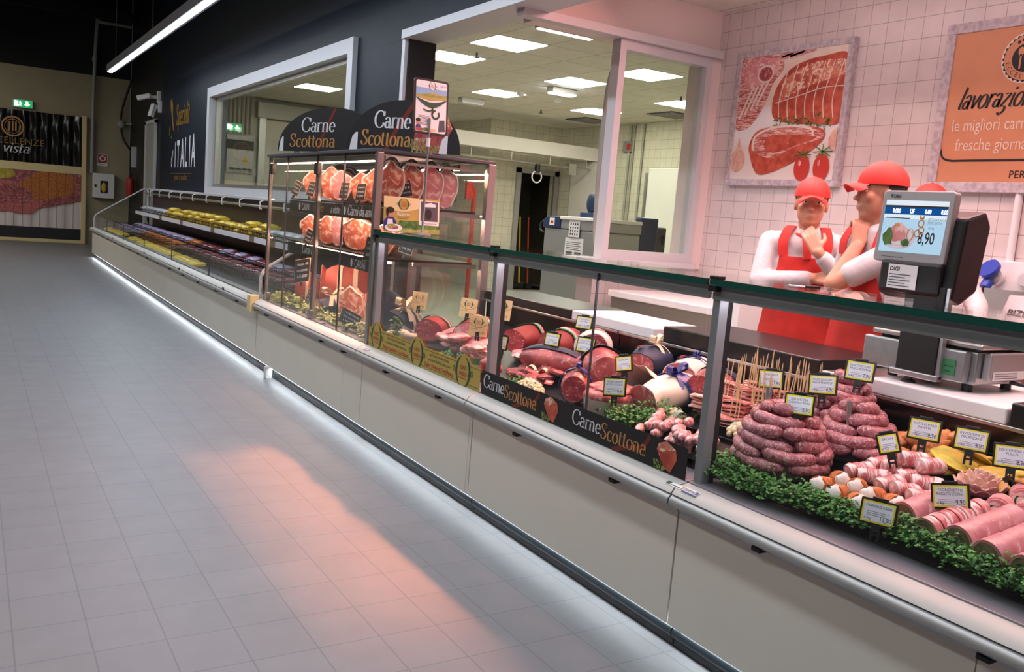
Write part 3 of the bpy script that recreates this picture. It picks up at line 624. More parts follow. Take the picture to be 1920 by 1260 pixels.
t = thing('wall_lamp', 'small grey lamp fitting on the corner of the end wall', 'lamp', (3.0, 22.1, 2.75)); mb = MB(); mb.blob((2.95, 22.15, 2.75), (.1, .1, .1), 'pipe_grey'); mb.tube([(2.95, 22.15, 2.75), (3.16, 22.1, 2.78)], .03, 'pipe_grey'); mb.build('head', t, smooth=60)
mb = MB(); mb.box(3.1, 3.17, 21.4, 21.7, 1.8, 2.25, 'white_frame'); tag(mb.build('switch_panel'), 'narrow pale switch panel on the dark wall near the corner', 'switch panel')
t = thing('fire_extinguisher', 'red fire extinguisher on the dark wall near the corner', 'fire extinguisher', (3.05, 21.4, 1.2)); mb = MB(); mb.capsule((3.05, 21.4, 1.2), (3.05, 21.4, 1.5), .08, .08, 'red_hose'); mb.build('cylinder', t, smooth=60)
mb = MB(); mb.tube([(3.05, 21.4, 1.56), (3.05, 21.4, 1.66)], .03, 'ink'); mb.build('valve', t, smooth=60)
# printed strip curtain in its cream frame
t = thing('strip_curtain', 'wide printed plastic strip curtain in a cream frame on the end wall', 'strip curtain', (.6, 22.25, 0))
mb = MB()
for b in [(-1.6, -1.5, 0, 2.84), (2.15, 2.24, 0, 2.84), (-1.5, 2.15, 1.54, 1.71), (-1.5, 2.15, .0, .07)]: mb.box(b[0], b[1], 22.16, 22.3, b[2], b[3], 'cream_frame')
mb.build('frame', t, bevel=.006)
mb = MB(); n = 60
mb.sheet(lambda u, v: (-1.5+u*3.65, 22.2+.025*math.sin(u*2*PI*17)+.008*math.sin(u*90+v*14), 1.71+v*1.1), 150, 14, .004, 'black_gloss')
mb.build('upper_strips', t, smooth=60)
P = PY(.35, 22.155, 0); mb = MB()
mb.stroke(arc(.45, 2.45, .2, .2, 0, 360, 40), lambda i, t_: .035, P, 'gold'); mb.stroke(arc(.45, 2.45, .15, .15, 0, 360, 40), lambda i, t_: .012, P, 'gold')
for q in (-.06, 0, .06): mb.rect(.45+q-.015, .45+q+.015, 2.35, 2.55, P, 'gold', lift=.001)
mb.text('ECCELLENZE', -.1, 2.08, .2, P, 'gold_dim', width=1.15); nib(mb, 'a vista', .05, 1.9, .3, P, 'sign_white', .09, .03, .25, 1.0)
mb.build('lettering', t)
mb = MB()
mb.sheet(lambda u, v: (-1.5+u*3.65, 22.2+.012*math.sin(u*2*PI*11), .3+v*1.24), 120, 6, .004, 'soffit'); mb.box(-1.5, 2.15, 22.18, 22.21, .07, .32, 'dark_panel'); 
mb.build('lower_strips', t, smooth=60)
P = PY(0, 22.17, 0); mb = MB()
mb.flat([(-1.5, .95), (.2, .75), (.9, .62), (1.4, .75), (2.14, .95), (2.14, 1.53), (-1.5, 1.53)], P, 'beef'); mb.disc(.7, .95, .75, .33, P, 'tartare', lift=.001, wob=.15, rot=-.15); mb.disc(1.5, 1.25, .6, .3, P, 'breaded_dark', lift=.0015, wob=.2, rot=.2)
mb.disc(.75, 1.0, .5, .2, P, 'beef', lift=.002, wob=.2); mb.disc(.6, 1.45, .25, .12, P, 'yellow_cutlet', lift=.002)
[mb.rect(-1.5+i*.166, -1.492+i*.166, .3, 1.53, P, 'ink_grey', .001, .004) for i in range(23)]
mb.build('printed_picture', t)
# Italian lettering on the dark wall
P = PX(3.145, 17.45, 0); t = thing('wall_lettering', "white and gold wall lettering reading d'ITALIA on the dark wall", 'wall lettering', (3.145, 16.3, 1.6))
mb = MB(); x = .52
for i, ch in enumerate("ITALIA"):
    mb.text(ch, x, 1.79, .62+.025*i, P, 'sign_white', xs=.62, bold=.02); x += (.19 if ch == 'I' else .34)
mb.text("d'", .2, 1.79, .4, P, 'sign_white', xs=.6, bold=.02); mb.build('white_letters', t)
mb = MB(); nib(mb, 'Specialit', .55, 2.52, .5, P, 'gold_dim', .08, .045, .15, .72); mb.flat([(.0, 2.98), (.15, 3.02), (.25, 2.88), (.25, 2.72), (.33, 2.54), (.4, 2.44), (.33, 2.42), (.2, 2.58), (.1, 2.76), (.02, 2.86)], P, 'gold_dim')
mb.flat([(-.05, 2.5), (.03, 2.52), (.03, 2.36), (-.03, 2.34)], P, 'gold_dim'); mb.flat([(.1, 2.32), (.23, 2.36), (.22, 2.28)], P, 'gold_dim')
mb.rect(.1, 2.0, 1.665, 1.672, P, 'gold_dim'); mb.text('gusto e qualita', .5, 1.56, .14, P, 'gold_dim', width=1.1, shear=.2); mb.build('gold_letters', t)
# suspended LED line over the aisle
t = thing('linear_lamp', 'long slim white LED lamp hanging along the dark wall', 'ceiling lamp', (2.1, 12, 3.3))
mb = MB(); mb.box(2.02, 2.16, 3.5, 17.1, 3.305, 3.42, 'ink_grey'); mb.build('housing', t, bevel=.004); mb = MB(); mb.box(2.045, 2.115, 3.52, 17.12, 3.295, 3.305, 'led_white'); mb.build('diffuser', t)
for y in (5, 9, 13, 16.5):
    mb = MB(); mb.tube([(2.09, y, 3.42), (2.09, y, 6)], .006, 'ink_grey'); mb.build('wire', t)
mb = MB(); mb.box(-3, 3.1, 21.5, 21.7, 4.9, 5.1, 'store_ceiling'); mb.box(-6, 3.1, 17, 17.25, 5.2, 5.5, 'store_ceiling'); struct(mb.build('beam_shop'))
# ================================================================== serve-over counters
def deckz(x): return .595 + .2*(x-2.05)
def base_parts(t, y0, y1, seams, clips, badge=None):
    """plinth, front panels, bumper and hand rail shared by every case of the run"""
    mb = MB(); mb.box(2.01, 3.05, y0, y1, 0, .12, 'kick_black'); mb.tube([(2.02, y0, .05), (2.02, y1, .05)], .026, 'kick_tube', 12); mb.build('plinth', t, smooth=40)
    mb = MB(); mb.box(1.981, 1.993, y0+.01, y1-.01, .092, .098, 'led_floor'); mb.build('floor_light', t)
    ys = [y0] + seams + [y1]
    for a, b in zip(ys, ys[1:]):
        mb = MB(); mb.box(1.97, 1.979, a+.0015, b-.0015, .088, .5, 'panel_white'); mb.box(1.9792, 1.9805, b-.012, min(b+.012, y1), .09, .5, 'black'); mb.build('front_panel', t, bevel=.002)
    mb = MB(); mb.prism([(2.01, .572), (1.965, .566), (1.94, .556), (1.928, .54), (2.0, .54)], 'y', y0+.001, y1-.001, 'bumper_white'); mb.build('bumper', t, smooth=50)
    mb = MB(); mb.prism([(2.0, .537), (1.932, .537), (1.918, .525), (1.916, .508), (1.93, .498), (1.955, .494), (1.97, .475), (2.0, .475)], 'y', y0+.001, y1-.001, 'rail_alu'); mb.build('hand_rail', t, smooth=50)
    for c in clips:
        mb = MB(); mb.box(1.935, 1.968, c-.017, c+.017, .478, .493, 'black'); mb.build('clip', t, bevel=.003)
    mb = MB(); mb.box(2.0, 3.1, y0+.001, y1-.001, .12, .53, 'steel_matte'); mb.build('body', t)
def counter(y0, y1, lab, seams, clips, slabs, seam_glass, lights=True):
    t = thing('serve_over_counter', lab, 'display counter', (2.4, (y0+y1)/2, 0), 'serve-over counter cases')
    base_parts(t, y0, y1, seams, clips)
    mb = MB(); mb.box(1.995, 2.115, y0, y1, .53, .576, 'deck_grey'); mb.build('sill', t, bevel=.003)
    mb = MB(); mb.prism([(2.116, .53), (2.78, .53), (2.78, deckz(2.78)-.012), (2.15, deckz(2.15)-.012), (2.116, .58)], 'y', y0+.002, y1-.002, 'black_slate'); mb.build('deck', t)
    mb = MB(); mb.box(2.78, 2.82, y0+.002, y1-.002, .53, .845, 'black_gloss'); mb.box(2.82, 3.1, y0+.002, y1-.002, .53, .845, 'steel_matte'); mb.build('back_panel', t)
    mb = MB(); mb.box(2.765, 3.2, y0+.002, y1-.002, .845, .86, 'steel'); mb.build('worktop', t, bevel=.003)
    # glass: front sheet, top shelf with its green edge, posts, clamps
    mb = MB(); mb.box(1.997, 2.003, y0+.004, y1-.004, .572, 1.2, 'glass_clear'); mb.build('front_glass', t)
    if seam_glass:
        mb = MB()
        for c in seam_glass: mb.box(1.9955, 2.0045, c-.0025, c+.0025, .572, 1.2, 'ink_grey')
        mb.build('glass_seam', t)
    mb = MB(); mb.box(2.0, 2.4, y0+.004, y1-.004, 1.226, 1.236, 'glass_clear'); top = mb.build('top_glass', t)
    mb = MB(); mb.box(1.988, 2.0, y0+.004, y1-.004, 1.218, 1.239, 'glass_edge'); mb.build('green_edge', top)
    mb = MB(); mb.box(2.008, 2.04, y0+.03, y1-.03, 1.195, 1.222, 'alu'); mb.box(2.006, 2.012, y0+.004, y1-.004, 1.174, 1.222, 'post_grey'); mb.box(2.012, 2.04, y0+.026, y0+.034, 1.174, 1.2, 'post_grey'); mb.box(2.012, 2.04, y1-.044, y1-.036, 1.174, 1.2, 'post_grey'); lp = mb.build('lamp_profile', t, bevel=.003)
    mb = MB(); mb.box(2.018, 2.036, y0+.04, y1-.05, 1.181, 1.195, 'led_lilac'); mb.build('lamp_tube', lp)
    for yy in (y1-.02,):
        mb = MB(); mb.box(2.012, 2.05, yy-.016, yy+.016, .57, 1.225, 'post_grey'); mb.box(2.05, 2.075, yy-.012, yy+.012, .57, 1.2, 'ink'); p = mb.build('post', t, bevel=.002)
        mb = MB(); mb.box(1.985, 2.06, yy-.019, yy+.019, 1.2, 1.222, 'black'); mb.box(1.988, 2.02, yy-.02, yy+.02, 1.238, 1.25, 'black'); mb.build('clamp', p, bevel=.003)
    return t
cA = counter(3.435, 4.785, 'left serve-over counter with the olive banner on its front glass', [3.46], [3.75, 4.4], [], [])
cB = counter(2.045, 3.43, 'middle serve-over counter with the black banner on its front glass', [], [2.36, 3.02], [], [2.63])
cC = counter(.3, 2.04, 'right serve-over counter full of sausages and meat rolls, nearest to the viewer', [1.03], [.62, 1.0, 1.68], [], [])
# banners stuck on the glass
def laurel(mb, cx, cy, r, P, lift=.0016, lines=('SUINO', 'UMBRIA'), bg='olive'):
    mb.disc(cx, cy, r*.98, r*1.0, P, bg, lift=lift-.0006)
    for sg in (-1, 1):
        a = [(cx+sg*r*1.02*math.cos(R(q)), cy+r*1.05*math.sin(R(q))) for q in range(-68, 69, 8)]
        b = [(cx+sg*r*.8*math.cos(R(q))-sg*r*.02, cy+r*1.05*math.sin(R(q))) for q in range(68, -69, -8)]
        pl = a+b
        mb.flat(pl if sg > 0 else pl[::-1], P, 'laurel', lift=lift)
        mb.stroke(arc(cx+sg*r*1.2, cy+r*.02, r*.13, r*.17, 0, 360, 12), lambda i, t_: r*.06, P, 'laurel', lift+.001)
    mb.text(lines[0], cx, cy+r*.12, r*.42, P, 'red_ink', 'c', width=r*1.0, lift=lift+.001); mb.text(lines[1], cx, cy-r*.3, r*.42, P, 'red_ink', 'c', width=r*1.25, lift=lift+.001)
    mb.rect(cx-r*.5, cx+r*.5, cy-r*.46, cy-r*.42, P, 'red_ink', lift=lift+.001)
P = PX(1.9955, 4.775, .572); L = 1.335
t = tag(MB().rect(0, .001, 0, .001, P, 'olive').build('glass_banner'), 'olive banner with green laurel emblems and red writing along the left counter glass', 'banner')
mb = MB(); mb.rect(0, L, 0, .112, P, 'olive', lift=0); 
em = [.115, .66, 1.17]
for e in em: mb.disc(e, .065, .095, .085, P, 'olive', lift=.0004)
mb.build('sheet', t)
mb = MB()
for y_ in (.012, .1):
    mb.rect(0, L, y_, y_+.003, P, 'olive_dark', lift=.0007)
[(lambda m_: (laurel(m_, e, .066, .072, P, .0022), m_.build('emblem', t)))(MB()) for e in em]
for a, b in ((.215, .56), (.755, 1.07)):
    mb.text("dal Cuore Verde d'Italia", (a+b)/2, .078, .022, P, 'laurel', 'c', width=(b-a)*.68); mb.text('i prodotti di filiera da carne', (a+b)/2, .053, .022, P, 'laurel', 'c', width=(b-a)*.8)
    mb.text('Suino Umbria Certificata', (a+b)/2, .02, .03, P, 'red_ink', 'c', width=(b-a)*1.0, bold=.02)
mb.build('print', t)
def steak_print(mb, x, y, s, P, lift=.0012):
    mb.flat([(x, y+.62*s), (x+.1*s, y+.85*s), (x+.45*s, y+.98*s), (x+.9*s, y+.8*s), (x+.98*s, y+.5*s), (x+.72*s, y+.02*s), (x+.4*s, y+.12*s)], P, 'steak_print', lift=lift)
    mb.flat([(x, y+.62*s), (x+.1*s, y+.85*s), (x+.45*s, y+.98*s), (x+.9*s, y+.8*s), (x+.6*s, y+.72*s), (x+.3*s, y+.6*s)], P, 'warm_meat', lift=lift+.0006)
    for i in range(16):
        a = x+(-.05+.03*i)*s; mb.stroke([(a, y+.02*s+.1*s*math.sin(i*2.1)), (a+.12*s*math.cos(i*1.7), y+.3*s-.012*i*s)], lambda q, t_: .03*s, P, 'leaf_pale', lift+.0012)
P = PX(1.9955, 3.425, .572); L = 1.37
t = tag(MB().rect(0, .001, 0, .001, P, 'ink').build('glass_banner'), 'black banner reading Carne Scottona twice along the middle counter glass', 'banner')
mb = MB(); mb.rect(0, L, 0, .108, P, 'ink'); mb.build('sheet', t)
for a in (.02, .72):
    mb = MB()
    mb.stroke(_s2((a+.26, .0), (a+.34, .03), (a+.42, .05), (a+.46, .1)), lambda i, t_: .018, P, 'sign_red', .0012)
    nib(mb, 'Carne', a, .036, .082, P, 'sign_white', .1, .03, .04, .95); nib(mb, 'Scottona', a+.185, .026, .082, P, 'gold', .1, .03, .04, .95)
    mb.build('lettering', t); mb = MB(); steak_print(mb, a+.5, .003, .105, P); mb.build('steak_picture', t)
# maker's plates on the bumpers
for y_, s_, lab in ((2.02, 1, 'maker plate with blue and white letters on the right counter bumper'), (4.72, .9, 'small grey maker plate on the left counter bumper')):
    O = Vector((1.9425, y_, .5585)); U = Vector((0, -1, 0)); V = Vector((.6, 0, .27)).normalized(); P = (O, U, V, U.cross(V)); mb = MB()
    if s_ == 1:
        mb.rect(-.07, .0, .0, .018, P, 'white'); mb.rect(-.07, -.052, .002, .017, P, 'laurel', lift=.0008); mb.rect(-.048, -.004, .004, .007, P, 'laurel', lift=.0008)
    mb.rect(.01, .075, -.004, .022, P, 'white'); mb.rect(.01, .075, -.004, .002, P, 'blue_ribbon', lift=.0008)
    mb.text('COSTAN', .013, .006, .013, P, 'ink', width=.045, bold=.03); mb.rect(.061, .073, .005, .019, P, 'blue_ribbon', lift=.0008)
    tag(mb.build('maker_plate'), lab, 'plate')
# worktop: marble slabs, black granite pieces
def slab(y0, y1, z0, z1, mt, lab, cat='worktop', x0=2.765, x1=3.15, bev=.006):
    mb = MB(); mb.box(x0, x1, y0, y1, z0, z1, mt); return tag(mb.build('cutting_slab' if mt == 'marble' else 'worktop_slab', bevel=bev), lab, cat)
slab(3.16, 3.84, .86, .913, 'marble', 'white marble cutting slab on the middle counter top, left of the black granite slab', x1=3.12)
slab(3.85, 4.78, .86, .913, 'granite', 'long black granite worktop slab behind the left counter')
slab(2.2, 3.1, .86, .935, 'granite', 'black granite slab between two white marble slabs on the counter top', x1=3.22)
slab(1.475, 1.985, .86, .913, 'marble', 'white marble slab under the weighing scale', x1=3.3); slab(.9, 1.465, .86, .935, 'granite', 'black granite slab right of the weighing scale at the frame edge')
slab(1.99, 2.19, .86, .9, 'steel', 'steel worktop strip between the granite slab and the scale slab')
# ------------------------------------------------------------------ glass meat tower
t = tower = thing('meat_tower', 'tall square glass display tower with lit meat shelves beside the low fridge', 'display case', (2.4, 5.9, 0))
Y0, Y1 = 4.79, 7.04
base_parts(t, Y0, Y1, [5.09], [5.05, 5.45, 6.1, 6.7])
mb = MB(); mb.box(1.995, 2.76, Y0+.02, Y1-.06, .53, .575, 'deck_grey'); mb.build('deck', t)
mb = MB(); mb.box(1.98, 2.78, Y0+.01, Y1-.06, 1.69, 1.71, 'ink_grey'); mb.box(2.05, 2.7, Y0+.1, Y1-.15, 1.684, 1.69, 'steel'); mb.build('top', t, bevel=.003)
for a, b in ((4.815, 5.33), (5.335, 5.85), (5.855, 6.5), (6.505, 6.96)):
    mb = MB(); mb.box(1.997, 2.003, a, b, .575, 1.69, 'glass_tower'); d = mb.build('glass_door', t)
    mb = MB(); mb.box(1.995, 2.005, b-.003, b+.003, .575, 1.69, 'ink_grey'); mb.build('seam', d)
for yy in (5.85, 6.9):
    mb = MB(); mb.box(1.99, 2.02, yy-.035, yy+.035, 1.56, 1.64, 'black'); mb.box(1.99, 2.02, yy-.03, yy+.03, .58, .64, 'steel'); mb.build('hinge', t, bevel=.003)
mb = MB(); mb.box(2.02, 2.74, Y0+.012, Y0+.018, .575, 1.69, 'glass_tower'); mb.build('end_glass', t); mb = MB(); mb.box(2.02, 2.74, Y1-.09, Y1-.084, .575, 1.69, 'glass_tower'); mb.build('end_glass', t)
for (x, yy, w_) in ((2.01, Y0+.02, .02), (2.75, Y0+.02, .025), (2.75, Y1-.085, .025), (2.01, Y1-.085, .012), (2.02, 5.85, .012)):
    mb = MB(); mb.box(x-w_, x+w_, yy-w_, yy+w_, .575, 1.69, 'steel'); mb.build('post', t, bevel=.003)
mb = MB(); mb.box(2.74, 2.76, Y0+.05, Y1-.1, .575, 1.69, 'glass_tower'); mb.box(2.73, 2.77, 5.82, 5.88, .575, 1.69, 'steel'); mb.build('rear_glass', t)
for z in (1.075, 1.39):
    mb = MB(); mb.box(2.1, 2.68, Y0+.05, 6.72, z-.012, z, 'black_slate'); s_ = mb.build('shelf', t)
    mb = MB(); mb.box(2.088, 2.094, Y0+.06, 6.7, z-.1, z-.015, 'ink'); f_ = mb.build('fascia', s_)
    mb = MB(); mb.box(2.12, 2.15, Y0+.08, 6.6, z-.03, z-.018, 'led_warm'); mb.build('led_strip', s_)
    for yy in (Y0+.1, 6.3):
        mb = MB(); mb.box(2.3, 2.74, yy-.008, yy+.008, z-.04, z-.012, 'steel'); mb.build('bracket', s_)
for x in (2.045, 2.6):
    mb = MB(); mb.box(x-.03, x+.03, Y0+.08, 6.9, 1.645, 1.675, 'alu'); l_ = mb.build('lamp_rail', t); mb = MB(); mb.box(x-.012, x+.012, Y0+.1, 6.88, 1.64, 1.645, 'led_warm'); mb.build('led_strip', l_)
mb = MB(); mb.box(2.2, 2.7, Y0+.06, 4.86, 1.635, 1.65, 'alu'); mb.build('cross_rail', t)
# chalk lettering on the shelf fascias
P = PX(2.0875, 6.45, 0); mb = MB()
mb.text('CARNI', .05, 1.31, .07, P, 'sign_white', xs=.8); mb.text('ECCELLENZE', .3, 1.31, .055, P, 'gold', xs=.7); nib(mb, 'a vista', .66, 1.312, .07, P, 'sign_white', .12, .05, .3)
nib(mb, 'Carni da amor', .98, 1.31, .085, P, 'sign_white', .13, .05, .25)
for a in (.0, .93): mb.disc(a, 1.335, .018, .03, P, 'sign_white', lift=.001, n=6)
nib(mb, 'Carni selezionate' if 0 else 'Carni a te', .1, 1.0, .085, P, 'sign_white', .13, .05, .25); mb.text('CARNI', 1.15, .985, .075, P, 'sign_white', xs=.8); mb.disc(1.1, 1.01, .018, .03, P, 'sign_white', lift=.001, n=6)
mb.build('chalk_lettering', tower)
mb = MB(); mb.box(1.992, 1.9975, Y0+.005, Y0+.035, 1.36, 1.5, 'blue_ribbon'); mb.box(1.992, 1.9975, Y0+.003, Y0+.02, .66, .78, 'blue_ribbon'); mb.build('blue_tape', tower)
# arched toppers standing on the tower
def topper(loc, ang, W, Hh, lab, steak):
    t = thing('topper_sign', lab, 'sign', loc, 'arched black toppers'); P = PD(loc, ang); O, U, V, N = P
    pl = [(-W/2, 0), (W/2, 0)] + [(W/2*math.cos(R(q)), Hh*math.sin(R(q))**.9) for q in range(6, 178, 6)]
    mb = MB(); mb.slab([O+U*x+V*y for x, y in pl], -N*.006, 'ink'); mb.build('board', t)
    mb = MB(); s = Hh/.33; ex = W/.84/s
    mb.stroke(_s2((-.12*s, .01), (-.05*s, .14*s), (.02*s, .24*s), (.08*s, Hh*.97)), lambda i, t_: .03*s, P, 'sign_red', .0008)
    nib(mb, 'Carne', -.22*s*ex, .15*s, .15*s, P, 'sign_white', .1*ex**.5, .03, .06, .78*ex); nib(mb, 'Scottona', -.315*s*ex, .035*s, .14*s, P, 'gold', .1*ex**.5, .03, .06, .80*ex)
    for x0 in (-W/2+.02*s, W/2-.15*s*ex):
        mb.flat([(x0, 0), (x0+.06*s, 0), (x0+.06*s, .115*s), (x0+.045*s, .115*s), (x0+.02*s, .09*s), (x0+.006*s, .04*s)], P, 'sign_white', lift=.0008)
    if steak:
        mb.flat([(.08*s, .02*s), (.27*s, .0), (.36*s, .16*s), (.3*s, .25*s), (.2*s, .22*s), (.09*s, .15*s)], P, 'beef', lift=.0006); mb.flat([(.08*s, .14*s), (.36*s, .16*s), (.31*s, .25*s), (.18*s, .23*s)], P, 'warm_meat', lift=.001)
        for i in range(22):
            a = (.07+.009*i)*s; mb.stroke([(a, .0), (a+.05*s*math.cos(i*1.7), .09*s-.002*i*s+.02*math.sin(i*3.3))], lambda q, t_: .005, P, 'leaf_pale', .0018)
    else:
        mb.flat([(.19*s*ex, .11*s), (.2*s*ex, .07*s), (.29*s*ex, .18*s), (.22*s*ex, .16*s)], P, 'warm_meat', lift=.001)
    mb.build('print', t)
    for x0 in (-W*.3, W*.3):
        mb = MB(); c = O+U*x0; mb.obox(c+V*-.016-N*.0, U*.02, V*.016, N*.01, 'ink_grey'); mb.build('foot', t)
topper((2.215, 6.28, 1.742), -73, 1.26, .315, 'arched black Carne Scottona topper at the far left of the tower top', False)
topper((2.40, 5.38, 1.742), -54, .84, .33, 'arched black Carne Scottona topper with steak print, half behind the menu frame', True)
# framed menu on a pole
t = thing('menu_stand', 'black framed leaflet on a thin pole above the left counter', 'sign', (2.22, 4.66, 1.236))
mb = MB(); mb.lathe([(.05, 1.236), (.05, 1.244), (.012, 1.25)], (2.24, 4.66, 0), 'steel', 16); mb.tube([(2.24, 4.66, 1.245), (2.24, 4.66, 1.9)], .007, 'alu'); mb.tube([(2.24, 4.66, 1.74), (2.24, 4.66, 1.79)], .012, 'white'); mb.build('pole', t, smooth=40)
P = PD((2.14, 4.66, 1.81), 2, 4); O, U, V, N = P; W, Hh = .222, .31
def rr(x0, x1, y0, y1, r, n=5):
    return [(cx+r*math.cos(R(a)), cy+r*math.sin(R(a))) for cx, cy, s_ in ((x1-r, y1-r, 0), (x0+r, y1-r, 90), (x0+r, y0+r, 180), (x1-r, y0+r, 270)) for a in [s_+90*k/n for k in range(n+1)]]
mb = MB(); mb.slab([O+U*x+V*y for x, y in rr(0, W, 0, Hh, .018)], -N*.012, 'black'); mb.build('frame', t)
mb = MB(); mb.flat(rr(.012, W-.012, .012, Hh-.012, .012), P, 'white', lift=.0); 
mb.flat([(.012, .2), (W-.012, .2), (W-.012, .245), (.012, .245)], P, 'blue_ribbon' if 0 else 'screen_bar', lift=.0008) if 0 else mb.rect(.012, W-.012, .2, .258, P, 'sky_print', lift=.0008)
mb.flat([(.012, .205), (.1, .19), (W-.012, .205), (W-.012, .225), (.12, .235), (.012, .215)], P, 'olive', lift=.0012); mb.flat([(.012, .215), (.1, .228), (.15, .222), (W-.012, .23), (W-.012, .215), (.1, .21)], P, 'leaf_pale', lift=.0015)
mb.flat([(.012, .2)]+[(.012+(W-.024)*k/12, .2-.05*math.sin(PI*k/12)) for k in range(1, 12)]+[(W-.012, .2)]+[(.012+(W-.024)*k/12, .205-.025*math.sin(PI*k/12)) for k in range(11, 0, -1)], P, 'laurel', lift=.002)
mb.stroke(arc(.14, .115, .022, .022, 90, 400, 16), lambda i, t_: .012, P, 'laurel', .0025); mb.stroke([(.118, .115), (.12, .16)], lambda i, t_: .012, P, 'laurel', .0025); mb.stroke(_s2((.12, .14), (.095, .13), (.06, .138)), lambda i, t_: .008, P, 'laurel', .0025)
laurel(mb, .115, .272, .022, P, .002, bg='white'); mb.text('Luglio 2016', .165, .275, .014, P, 'blue_ribbon', width=.042)
for i in range(7): mb.rect(.03, .1+.005*(i % 3), .1-.008*i, .102-.008*i, P, 'ink_grey', lift=.001)
mb.flat([(.16, .02), (.205, .025), (.2, .09), (.165, .085)], P, 'ink_grey', lift=.0012); mb.disc(.03, .065, .013, .016, P, 'skin', lift=.0014); mb.disc(.03, .075, .015, .011, P, 'hair', lift=.0016); mb.flat([(.014, .03), (.05, .03), (.042, .05), (.02, .05)], P, 'blue_ribbon', lift=.0014)
mb.disc(.04, .024, .025, .01, P, 'beef', lift=.0018); mb.disc(.12, .025, .03, .008, P, 'tan_card', lift=.0014); mb.disc(.08, .026, .02, .01, P, 'leaf', lift=.0014)
mb.build('leaflet', t)
# farm poster standing on the counter glass
t = thing('farm_placard', 'printed farm placard with laurel emblem standing on the left counter glass', 'placard', (2.2, 4.74, 1.236))
P = PD((2.04, 4.76, 1.24), 0, 6); O, U, V, N = P; W, Hh = .36, .205
mb = MB(); mb.slab([O, O+U*W, O+U*W+V*Hh, O+V*Hh], -N*.004, 'olive'); mb.obox(O+U*W/2-N*.05+V*.03, U*.04, N*.05, V*.03, 'white'); mb.build('board', t)
mb = MB(); mb.rect(0, W, 0, Hh, P, 'yellow_cutlet' if 0 else 'olive'); mb.rect(0, W, 0, .05, P, 'leaf_pale', lift=.0007); mb.flat([(.08, .03), (.2, .02), (W, .03), (W, .07), (.28, .085), (.2, .07), (.1, .07)], P, 'leaf', lift=.001)
mb.flat([(0, Hh), (W*.62, Hh)]+[(W*.62*k/10, .145-.025*math.sin(PI*k/10)) for k in range(10, -1, -1)], P, 'cream_frame', lift=.0008)
me_ = MB(); laurel(me_, .125, .165, .033, P, .0026); me_.build('emblem', t)
mb.text('Roberto', .085, .098, .026, P, 'white', width=.08); mb.rect(.085, .165, .088, .09, P, 'olive_dark', lift=.001); mb.rect(.085, .155, .08, .082, P, 'olive_dark', lift=.001)
mb.build('print', t); mb = MB(); mb.rect(.225, W-.005, .05, .195, P, 'white', lift=.002); mb.rect(.235, W-.013, .075, .19, P, 'ink_grey', lift=.003); mb.flat([(.25, .175), (.3, .185), (.335, .175), (.33, .16), (.26, .158)], P, 'white', lift=.0038); mb.disc(.285, .115, .022, .032, P, 'ink', lift=.0038)
mb.text('Montemorcello' if 0 else 'Montemonte', .235, .057, .014, P, 'ink', width=.1, lift=.003)
mb.build('cow_photo', t); mb = MB(); mb.flat([(0, .01), (.075, .02), (.08, .06), (.06, .085), (.02, .085), (0, .06)], P, 'blue_ribbon', lift=.0014); mb.flat([(.02, .03), (.06, .03), (.055, .075), (.025, .075)], P, 'white', lift=.002); mb.disc(.04, .11, .02, .025, P, 'skin', lift=.002); mb.disc(.04, .126, .026, .018, P, 'hair', lift=.0026); mb.disc(.022, .11, .008, .022, P, 'hair', lift=.0026)
mb.disc(.06, .025, .055, .022, P, 'white', lift=.003); mb.disc(.058, .028, .035, .013, P, 'beef', lift=.0036); mb.disc(.05, .036, .03, .01, P, 'leaf_pale', lift=.004)
mb.build('portrait', t)
# ------------------------------------------------------------------ low self-service fridge against the dark wall
t = fridge = thing('chilled_cabinet', 'long low open fridge with packed meat along the dark wall', 'fridge', (2.5, 12.7, 0))
FY0, FY1 = 7.05, 18.3
base_parts(t, FY0, FY1, [8.9, 10.8, 12.7, 14.6, 16.5], [7.6+.75*i for i in range(14)])
mb = MB(); mb.box(2.0, 2.004, FY0+.01, FY1-.01, .57, .78, 'glass_clear'); mb.build('front_glass', t)
mb = MB()
for yy in (8.9, 10.8, 12.7, 14.6, 16.5): mb.box(1.998, 2.006, yy-.006, yy+.006, .57, .78, 'ink_grey')
mb.build('glass_seam', t)
mb = MB(); mb.prism([(2.0, .53), (2.12, .53), (2.12, .56), (2.0, .58)], 'y', FY0+.01, FY1-.01, 'steel_matte'); mb.prism([(2.12, .5), (3.0, .5), (3.0, .62), (2.12, .52)], 'y', FY0+.01, FY1-.01, 'dark_red_plastic'); mb.build('deck', t)
mb = MB(); mb.box(3.02, 3.12, FY0+.01, FY1-.01, .5, 1.33, 'dark_red_plastic'); mb.build('back_panel', t)
mb = MB(); mb.box(2.93, 3.13, FY0+.01, FY1-.01, 1.335, 1.37, 'white_frame'); c_ = mb.build('canopy_rail', t, bevel=.005)
mb = MB(); mb.tube([(2.9, FY0+.02, 1.27), (2.9, FY1-.02, 1.27)], .012, 'alu'); mb.box(2.94, 2.98, FY0+.01, FY1-.01, 1.25, 1.28, 'steel_matte'); mb.build('hook_bar', t, smooth=50)
for i in range(12):
    mb = MB(); yy = 7.6+i*.92; mb.tube([(2.92, yy, 1.34), (2.88, yy, 1.32), (2.88, yy, 1.24), (2.9, yy, 1.24)], .008, 'white'); mb.build('hook', t, smooth=50)
mb = MB(); mb.box(2.72, 3.02, FY0+.02, FY1-.06, .905, .92, 'black'); s_ = mb.build('shelf', t)
mb = MB(); mb.box(2.705, 2.72, FY0+.02, FY1-.06, .87, .93, 'paper_lilac'); st_ = mb.build('price_strip', s_)
